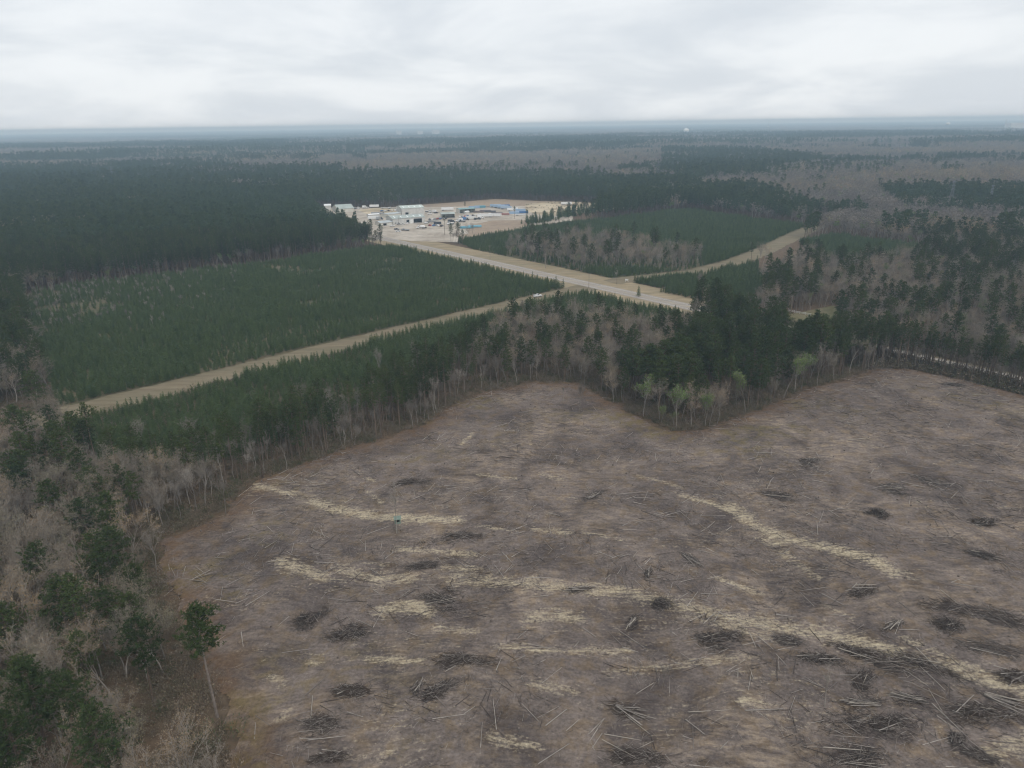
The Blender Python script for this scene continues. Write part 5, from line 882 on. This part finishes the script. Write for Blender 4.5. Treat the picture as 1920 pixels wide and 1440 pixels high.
VEH = [('pickup', 'pickup_truck', 1008, 556.5, 30, (WHT,), 'white pickup truck parked on the dirt lane', 'pickup truck'),
 ('trailer', 'semi_trailer', 702, 389.5, 2, (WHT, 12), 'white box trailer at the back fence of the yard, left of centre', 'trailer'), ('truck', 'box_truck', 685, 390.5, 4, (OFF, 'box'), 'white box truck left of the white back fence trailer', 'truck'), ('truck', 'box_truck', 669, 392, 5, (WHT, 'flat', GRY), 'leftmost white work truck along the back of the yard', 'truck'),
 ('flatbed', 'flatbed_trailer', 723, 391, 1, (WHT, 12), 'low white flatbed trailer right of the back fence trailer', 'trailer'), ('flatbed', 'flatbed_trailer', 736, 391.5, 0, (OFF, 12), 'second low flatbed trailer along the back of the yard', 'trailer'), ('trailer', 'semi_trailer', 753, 393, 0, (WHT, 13), 'white trailer behind the tall warehouse', 'trailer'),
 ('trailer', 'semi_trailer', 839, 395, 3, (WHT, 15), 'long white trailer in the back middle of the yard', 'trailer'), ('truck', 'service_truck', 803, 398, -20, (WHT, 'flat', OFF), 'white service truck right of the tall warehouse', 'truck'), ('truck', 'service_truck', 812, 399, 160, (OFF, 'box', WHT), 'white box truck between warehouse and open shed', 'truck'), ('pickup', 'pickup_truck', 806, 402, 10, (WHT,), 'white pickup beside the tall warehouse', 'pickup truck'), ('pickup', 'pickup_truck', 818, 400, 40, (DK,), 'dark pickup left of the long white trailer', 'pickup truck'),
 ('truck', 'tank_truck', 789, 428.5, 175, (WHT, 'tank', WHT, 9), 'white tank truck alone on the open gravel before the workshop', 'truck'), ('flatbed', 'flatbed_trailer', 796.5, 428, 178, (DK, 5), 'short dark trailer behind the white tank truck', 'trailer'), ('pickup', 'pickup_truck', 757, 432, 30, (GRY,), 'grey pickup at the left edge of the gravel', 'pickup truck'), ('flatbed', 'flatbed_trailer', 762, 432.5, 160, (GRY, 7), 'small grey trailer by the left pines', 'trailer'), ('pickup', 'pickup_truck', 744, 431, 10, (DK,), 'dark pickup half hidden by the left pines', 'pickup truck'), ('pickup', 'pickup_truck', 747, 435, -10, (WHT,), 'white pickup beside the left pines', 'pickup truck'),
 ('pickup', 'pickup_truck', 749, 421.5, 5, (GRY,), 'grey pickup in front of the workshop wall', 'pickup truck'), ('pickup', 'pickup_truck', 755, 421.5, 8, (OFF,), 'pale pickup in front of the workshop wall', 'pickup truck'), ('pickup', 'pickup_truck', 764.5, 420, 80, (WHT,), 'white pickup in the small workshop bay', 'pickup truck'), ('pickup', 'pickup_truck', 799, 419, 60, (WHT,), 'white pickup at the right corner of the workshop', 'pickup truck'), ('pickup', 'pickup_truck', 736, 424.5, 5, (WHT,), 'white pickup before the low shed', 'pickup truck'),
 ('flatbed', 'flatbed_trailer', 808, 417.5, 5, (DK, 10), 'dark flatbed trailer right of the workshop, front one', 'trailer'), ('flatbed', 'flatbed_trailer', 813, 415, 5, (GRY, 12), 'grey flatbed trailer right of the workshop, rear one', 'trailer'), ('container', 'storage_container', 820.5, 420.5, 3, (DK, 8), 'dark low container left of the layered pine', 'container'), ('truck', 'box_truck', 846.5, 417.5, 20, (DK, 'box', DK), 'dark box truck right of the layered pine', 'truck'), ('truck', 'service_truck', 845, 421, 200, (WHT, 'flat', OFF), 'white service truck before the dark box truck', 'truck'),
 ('truck', 'box_truck', 861.5, 415.5, 190, (WHT, 'box', WHT), 'white box truck, leftmost in the row before the pipe stack', 'truck'), ('truck', 'service_truck', 866.5, 416.5, 195, (DK, 'flat', GRY), 'dark service truck beside the leftmost white box truck', 'truck'), ('truck', 'box_truck', 873, 413, 8, (DK, 'box', BLU), 'dark blue box truck in the vehicle row', 'truck'), ('trailer', 'semi_trailer', 883, 412, 8, (OFF, 12), 'white trailer in the middle of the vehicle row', 'trailer'), ('truck', 'service_truck', 895, 412, 10, (DK, 'flat', DK), 'dark service truck in the vehicle row', 'truck'), ('truck', 'box_truck', 901.5, 409.5, 8, (WHT, 'box', WHT), 'white box truck right in the vehicle row', 'truck'),
 ('trailer', 'semi_trailer', 911, 407.5, -12, (WHT, 15), 'large white trailer, left of the pair at the row end', 'trailer'), ('trailer', 'semi_trailer', 928, 407, -12, (WHT, 15), 'large white trailer, right of the pair at the row end', 'trailer'), ('container', 'storage_container', 889, 390.5, 4, (LBL, 14), 'light blue container beside the small round pine', 'container'), ('container', 'storage_container', 900, 389.5, 4, (TEAL, 14), 'teal container behind the light blue one', 'container'), ('flatbed', 'flatbed_trailer', 909, 389, 0, (DK, 13), 'dark flatbed behind the blue containers', 'trailer'),
 ('pipes', 'pipe_stack', 910, 396.5, 2, ((0.13, 0.10, 0.10), 14, 7), 'dark brown pipe stack in the back of the yard', 'pipe stack'), ('pipes', 'pipe_stack', 898, 398.5, -10, ((0.17, 0.13, 0.12), 13, 6), 'brown pipe stack right of the teal roofed shed', 'pipe stack'), ('pipes', 'pipe_stack', 919, 398, -5, ((0.10, 0.10, 0.11), 14, 6), 'blackish pipe stack left of the open gravel', 'pipe stack'),
 ('trailer', 'semi_trailer', 929, 389, -18, (LBL, 14), 'pale blue trailer, leftmost in the blue row', 'trailer'), ('trailer', 'semi_trailer', 936, 390, -18, (LBL, 14), 'pale blue trailer, second in the blue row', 'trailer'), ('trailer', 'semi_trailer', 943, 391, -18, (LBL, 14), 'pale blue trailer, third in the blue row', 'trailer'), ('trailer', 'semi_trailer', 949, 392.5, -18, ((0.36, 0.45, 0.56), 14), 'pale blue trailer, last in the blue row', 'trailer'), ('container', 'storage_container', 947, 387.5, 3, (BLU, 12), 'deep blue container behind the blue trailer row', 'container'),
 ('trailer', 'semi_trailer', 961, 396, 5, (WHT, 13), 'bright white trailer right of the blue row', 'trailer'), ('container', 'storage_container', 976, 396, 6, (LBL, 12), 'light blue container right of the bright white trailer', 'container'), ('container', 'storage_container', 979, 400, 4, (BLU, 14), 'dark blue container at the right corner of the yard', 'container'), ('container', 'storage_container', 964, 401, 5, (LBL, 12), 'pale blue container before the bright white trailer', 'container'), ('flatbed', 'flatbed_trailer', 978, 404, 3, (WHT, 14), 'white flatbed by the corner pine', 'trailer'), ('pipes', 'pipe_stack', 932, 401.5, -6, ((0.14, 0.12, 0.12), 14, 6), 'dark pipe stack before the white trailer pair', 'pipe stack'), ('pipes', 'pipe_stack', 945, 403, -6, ((0.30, 0.14, 0.12), 13, 5), 'reddish pipe stack at the right of the yard', 'pipe stack'),
 ('pipes', 'pipe_stack', 875, 428, 6, (TEAL, 14, 9), 'teal pipe stack near the front fence, left one', 'pipe stack'), ('pipes', 'pipe_stack', 890, 426, 6, ((0.16, 0.36, 0.44), 14, 9), 'teal pipe stack near the front fence, right one', 'pipe stack'), ('trailer', 'semi_trailer', 1062, 384.5, 5, (WHT, 14), 'white trailer alone at the back of the sandy lot', 'trailer'),
 ('container', 'storage_container', 704, 402, 2, (GRY, 10), 'grey container in the upper left of the yard', 'container'), ('truck', 'service_truck', 716, 402, 0, (GRY, 'flat', GRY), 'grey work truck beside the grey container', 'truck'), ('trailer', 'semi_trailer', 700, 412, 0, (WHT, 12), 'white trailer behind the left pines', 'trailer'), ('truck', 'box_truck', 712, 412, 15, (DK, 'box', GRY), 'dark truck right of the trailer behind the left pines', 'truck')]
ORD = ('first', 'second', 'third', 'fourth', 'fifth', 'sixth', 'seventh', 'eighth', 'ninth'); PCOL = ((WHT, 'white'), (DK, 'dark'), (GRY, 'grey'), (OFF, 'pale'), (RED, 'red'), (WHT, 'white'), (BLU, 'blue'), (DK, 'dark'), (WHT, 'white'))
for (ua, va), (ub, vb), n_, where in (((806, 412.5), (836, 410.8), 7, 'in the row before the open shed'), ((862, 408), (902, 403.5), 9, 'in the row below the teal roofed shed'), ((716, 396.5), (748, 395.5), 6, 'in the row behind the office block'), ((806, 423.5), (828, 424.5), 4, 'in the row left of the layered pine')):
    for i in range(n_):
        f_ = i/(n_-1); c_, cn_ = PCOL[(i*2+n_) % 9]; VEH.append(('pickup', 'pickup_truck', ua+(ub-ua)*f_+rng.uniform(-0.5, 0.5), va+(vb-va)*f_+rng.uniform(-0.2, 0.2), rng.uniform(60, 120), (c_,), cn_+' pickup, '+ORD[i]+' from the left '+where, 'pickup truck'))
VFN = {'pickup': pickup, 'trailer': trailer, 'truck': truck, 'flatbed': flatbed, 'pipes': pipes, 'container': container}
for fn, nm, u, v, ang, args, lab, cat in VEH:
    p = at(u, v); e_ = empty(nm, (p[0], p[1], 0.036), R_(ang), 1, lab, cat); VFN[fn](e_, *args)

# ------------------------------------------------------------------ poles, fence, sign, pylons
MAT['pole'] = flat('utility_pole_wood', (0.27, 0.23, 0.19), 0.9, var=0.2); MAT['whitepaint'] = flat('white_fence_paint', (0.72, 0.71, 0.68), 0.7)
def upole(u, v, h, lab):
    p = at(u, v); e_ = empty('utility_pole', (p[0], p[1], 0), math.atan2(RN[1], RN[0]), 1, lab, 'utility pole', 'wooden utility poles'); b = MB(); b.tube([(0, 0, 0), (0, 0, h)], [0.17, 0.11], 8); b.build('pole', 'pole', e_)
    b = MB(); b.box((0, 0.0, h-0.7), (2.6, 0.12, 0.14)); b.build('crossarm', 'pole', e_)
    for x in (-1.2, 0, 1.2): b = MB(); b.tube([(x, 0, h-0.63 if x else h), (x, 0, h-0.35 if x else h+0.25)], [0.06, 0.05], 6); b.build('insulator', 'steel', e_)
for a_ in [(919, 486, 11, 'utility pole on the far road verge, farthest one'), (1023, 503, 11, 'utility pole on the far verge, second from the yard'), (1104, 541, 10, 'utility pole on the near verge by the lane mouth'), (1414, 597, 12, 'utility pole left of the small pasture'), (1482, 590, 11, 'utility pole at the corner of the white rail fence'), (1836, 682, 14, 'pale utility pole standing above the thin tree row, far right'), (748, 424, 10, 'utility pole before the workshop')]: upole(*a_)
a, b_ = at2(1479, 585), at2(1520, 592); d = b_-a; Lf = np.linalg.norm(d); fe = empty('rail_fence', (a[0], a[1], 0), math.atan2(d[1], d[0]), 1, 'white wooden rail fence on the small green pasture', 'fence'); nP = int(Lf/2.6)
for i in range(nP+1): b = MB(); b.box((Lf*i/nP, 0, 0.7), (0.14, 0.14, 1.4)); b.build('post', 'whitepaint', fe)
for i in range(nP):
    for z_ in (0.6, 1.15): b = MB(); b.box((Lf*(i+0.5)/nP, -0.10, z_), (Lf/nP-0.02, 0.05, 0.16)); b.build('rail', 'whitepaint', fe)
p = at(1175, 529); sg = empty('roadside_sign', (p[0], p[1], 0.02), R_(-20), 1, 'small blank white sign on two posts by the far lane mouth', 'sign')
for x in (-0.9, 0.9): b = MB(); b.box((x, 0, 1.1), (0.14, 0.14, 2.2)); b.build('post', 'whitepaint', sg)
b = MB(); b.box((0, -0.10, 1.6), (1.9, 0.05, 1.0)); b.build('board', 'whitepaint', sg)
def pylon(u, v, h, lab, ang=0.6):
    p = at(u, v); e_ = empty('power_pylon', (p[0], p[1], 0), ang, 1, lab, 'pylon', 'steel power pylons'); W0, W1 = h*0.10, h*0.025; wz = lambda z: W0+(W1-W0)*min(1, z/(h*0.7))
    for sx in (-1, 1):
        for sy in (-1, 1): b = MB(); b.tube([(sx*W0, sy*W0, 0), (sx*W1, sy*W1, h*0.7), (sx*W1*0.8, sy*W1*0.8, h)], [0.20, 0.16, 0.12], 4); b.build('leg', 'pylon', e_)
    b = MB(); zs = np.linspace(0, h, 11)
    for z0, z1 in zip(zs[:-1], zs[1:]):
        a0, a1 = wz(z0), wz(z1)
        for s_ in (-1, 1): b.tube([(-a0, s_*a0, z0), (a1, s_*a1, z1)], [0.06, 0.06], 3); b.tube([(a0, s_*a0, z0), (-a1, s_*a1, z1)], [0.06, 0.06], 3); b.tube([(s_*a0, -a0, z0), (s_*a1, a1, z1)], [0.06, 0.06], 3); b.tube([(s_*a0, a0, z0), (s_*a1, -a1, z1)], [0.06, 0.06], 3)
    b.build('lattice', 'pylon', e_)
    for z_ in (0.72, 0.84, 0.95): b = MB(); b.tube([(-h*0.15, 0, h*z_), (0, 0, h*z_+0.8), (h*0.15, 0, h*z_)], [0.15, 0.3, 0.15], 4); b.build('crossarm', 'pylon', e_)
pylon(1231, 352, 48, 'lattice power pylon rising from the woods right of centre'); pylon(1072, 334, 46, 'faint lattice pylon in the far woods above the sandy lot'); pylon(1779, 397, 34, 'lattice pylon in the dark pines at upper right'); pylon(1852, 398, 30, 'rightmost lattice pylon, near the right frame edge'); pylon(215, 352, 38, 'lattice pylon in the dark pines at upper left')
# far plant buildings, water towers and mast on the skyline
def along(u, v_ref, D):
    d = CR @ np.array([(u-960)/FPX, -(v_ref-720)/FPX, -1.0]); d = d[:2]/np.linalg.norm(d[:2]); return d*D
def ztop(u, v, D):
    d = CR @ np.array([(u-960)/FPX, -(v-720)/FPX, -1.0]); return CAM_H+D*d[2]/math.hypot(d[0], d[1])
def mill(u, v, D, w, lab):
    p = along(u, v, D); h = max(22, ztop(u, v, D)); e_ = empty('mill_building', (p[0], p[1], 0), 0, 1, lab, 'building'); b = MB(); b.box((0, 0, h*0.45), (w, w*0.6, h*0.9)); b.build('wall', 'wall_white', e_); b = MB(); b.box((0, 0, h*0.92), (w*1.02, w*0.62, h*0.05)); b.build('roof', 'roof_white', e_); b = MB(); b.tube([(-w*0.7, 0, 0), (-w*0.7, 0, min(108, h*1.35))], [4, 3], 10); b.build('chimney', 'wall_white', e_)
mill(748, 244.5, 7200, 40, 'pale mill building on the skyline, left of three'); mill(788, 245, 7200, 44, 'pale mill building on the skyline, middle of three'); mill(818, 243, 7200, 54, 'white mill building on the skyline, largest of three'); mill(1905, 229.5, 7000, 110, 'broad white plant on the skyline at the right edge')
def wtower(u, v, D, r, lab):
    p = along(u, v, D); h = ztop(u, v, D); e_ = empty('water_tower', (p[0], p[1], 0), 0, 1, lab, 'water tower'); b = MB(); zs = np.linspace(-1, 1, 7); b.tube([(0, 0, h-r*0.8+z_*r*0.75) for z_ in zs], [max(0.3, r*math.sqrt(max(0, 1-z_*z_))) for z_ in zs], 16); b.build('tank', 'roof_white', e_, True)
    for k in range(6): a = k*1.047; b = MB(); b.tube([(r*0.9*math.cos(a), r*0.9*math.sin(a), 0), (r*0.7*math.cos(a), r*0.7*math.sin(a), h-r)], [0.6, 0.5], 5); b.build('leg', 'steel', e_)
wtower(1287, 240, 5600, 20, 'white water tower dome on the skyline right of centre'); wtower(1778, 229, 6500, 14, 'small white water tower on the skyline at right')
p = along(1441, 235, 5200); ms = empty('radio_mast', (p[0], p[1], 0), 0.3, 1, 'thin radio mast on the skyline right of the water tower', 'mast')
b = MB(); b.tube([(0, 0, 0), (0, 0, 112)], [1.4, 0.9], 4); b.build('shaft', 'steel', ms); b = MB(); b.cyl((0, 0, 62), 2.5, (0, 0, 1), 7, 8); b.build('antenna_drum', 'roof_white', ms)

# ------------------------------------------------------------------ haze
hz = MB(); x0, x1, y0, y1, z0, z1 = -21600, 21600, -1800, 22600, -1.2, 118.0; hz.box(((x0+x1)/2, (y0+y1)/2, (z0+z1)/2), (x1-x0, y1-y0, z1-z0))
mh = bpy.data.materials.new('haze'); mh.use_nodes = True; t = mh.node_tree; t.nodes.clear(); mo = t.nodes.new('ShaderNodeOutputMaterial'); pv = t.nodes.new('ShaderNodeVolumePrincipled')
pv.inputs['Color'].default_value = (0.58, 0.80, 1.0, 1); pv.inputs['Absorption Color'].default_value = (0.3, 0.3, 0.3, 1); pv.inputs['Density'].default_value = 1.7e-4; pv.inputs['Anisotropy'].default_value = 0.0; t.links.new(pv.outputs[0], mo.inputs['Volume'])
tag(hz.build('haze', mh), 'thin pale haze in the air over the whole landscape', 'haze', kind='stuff')
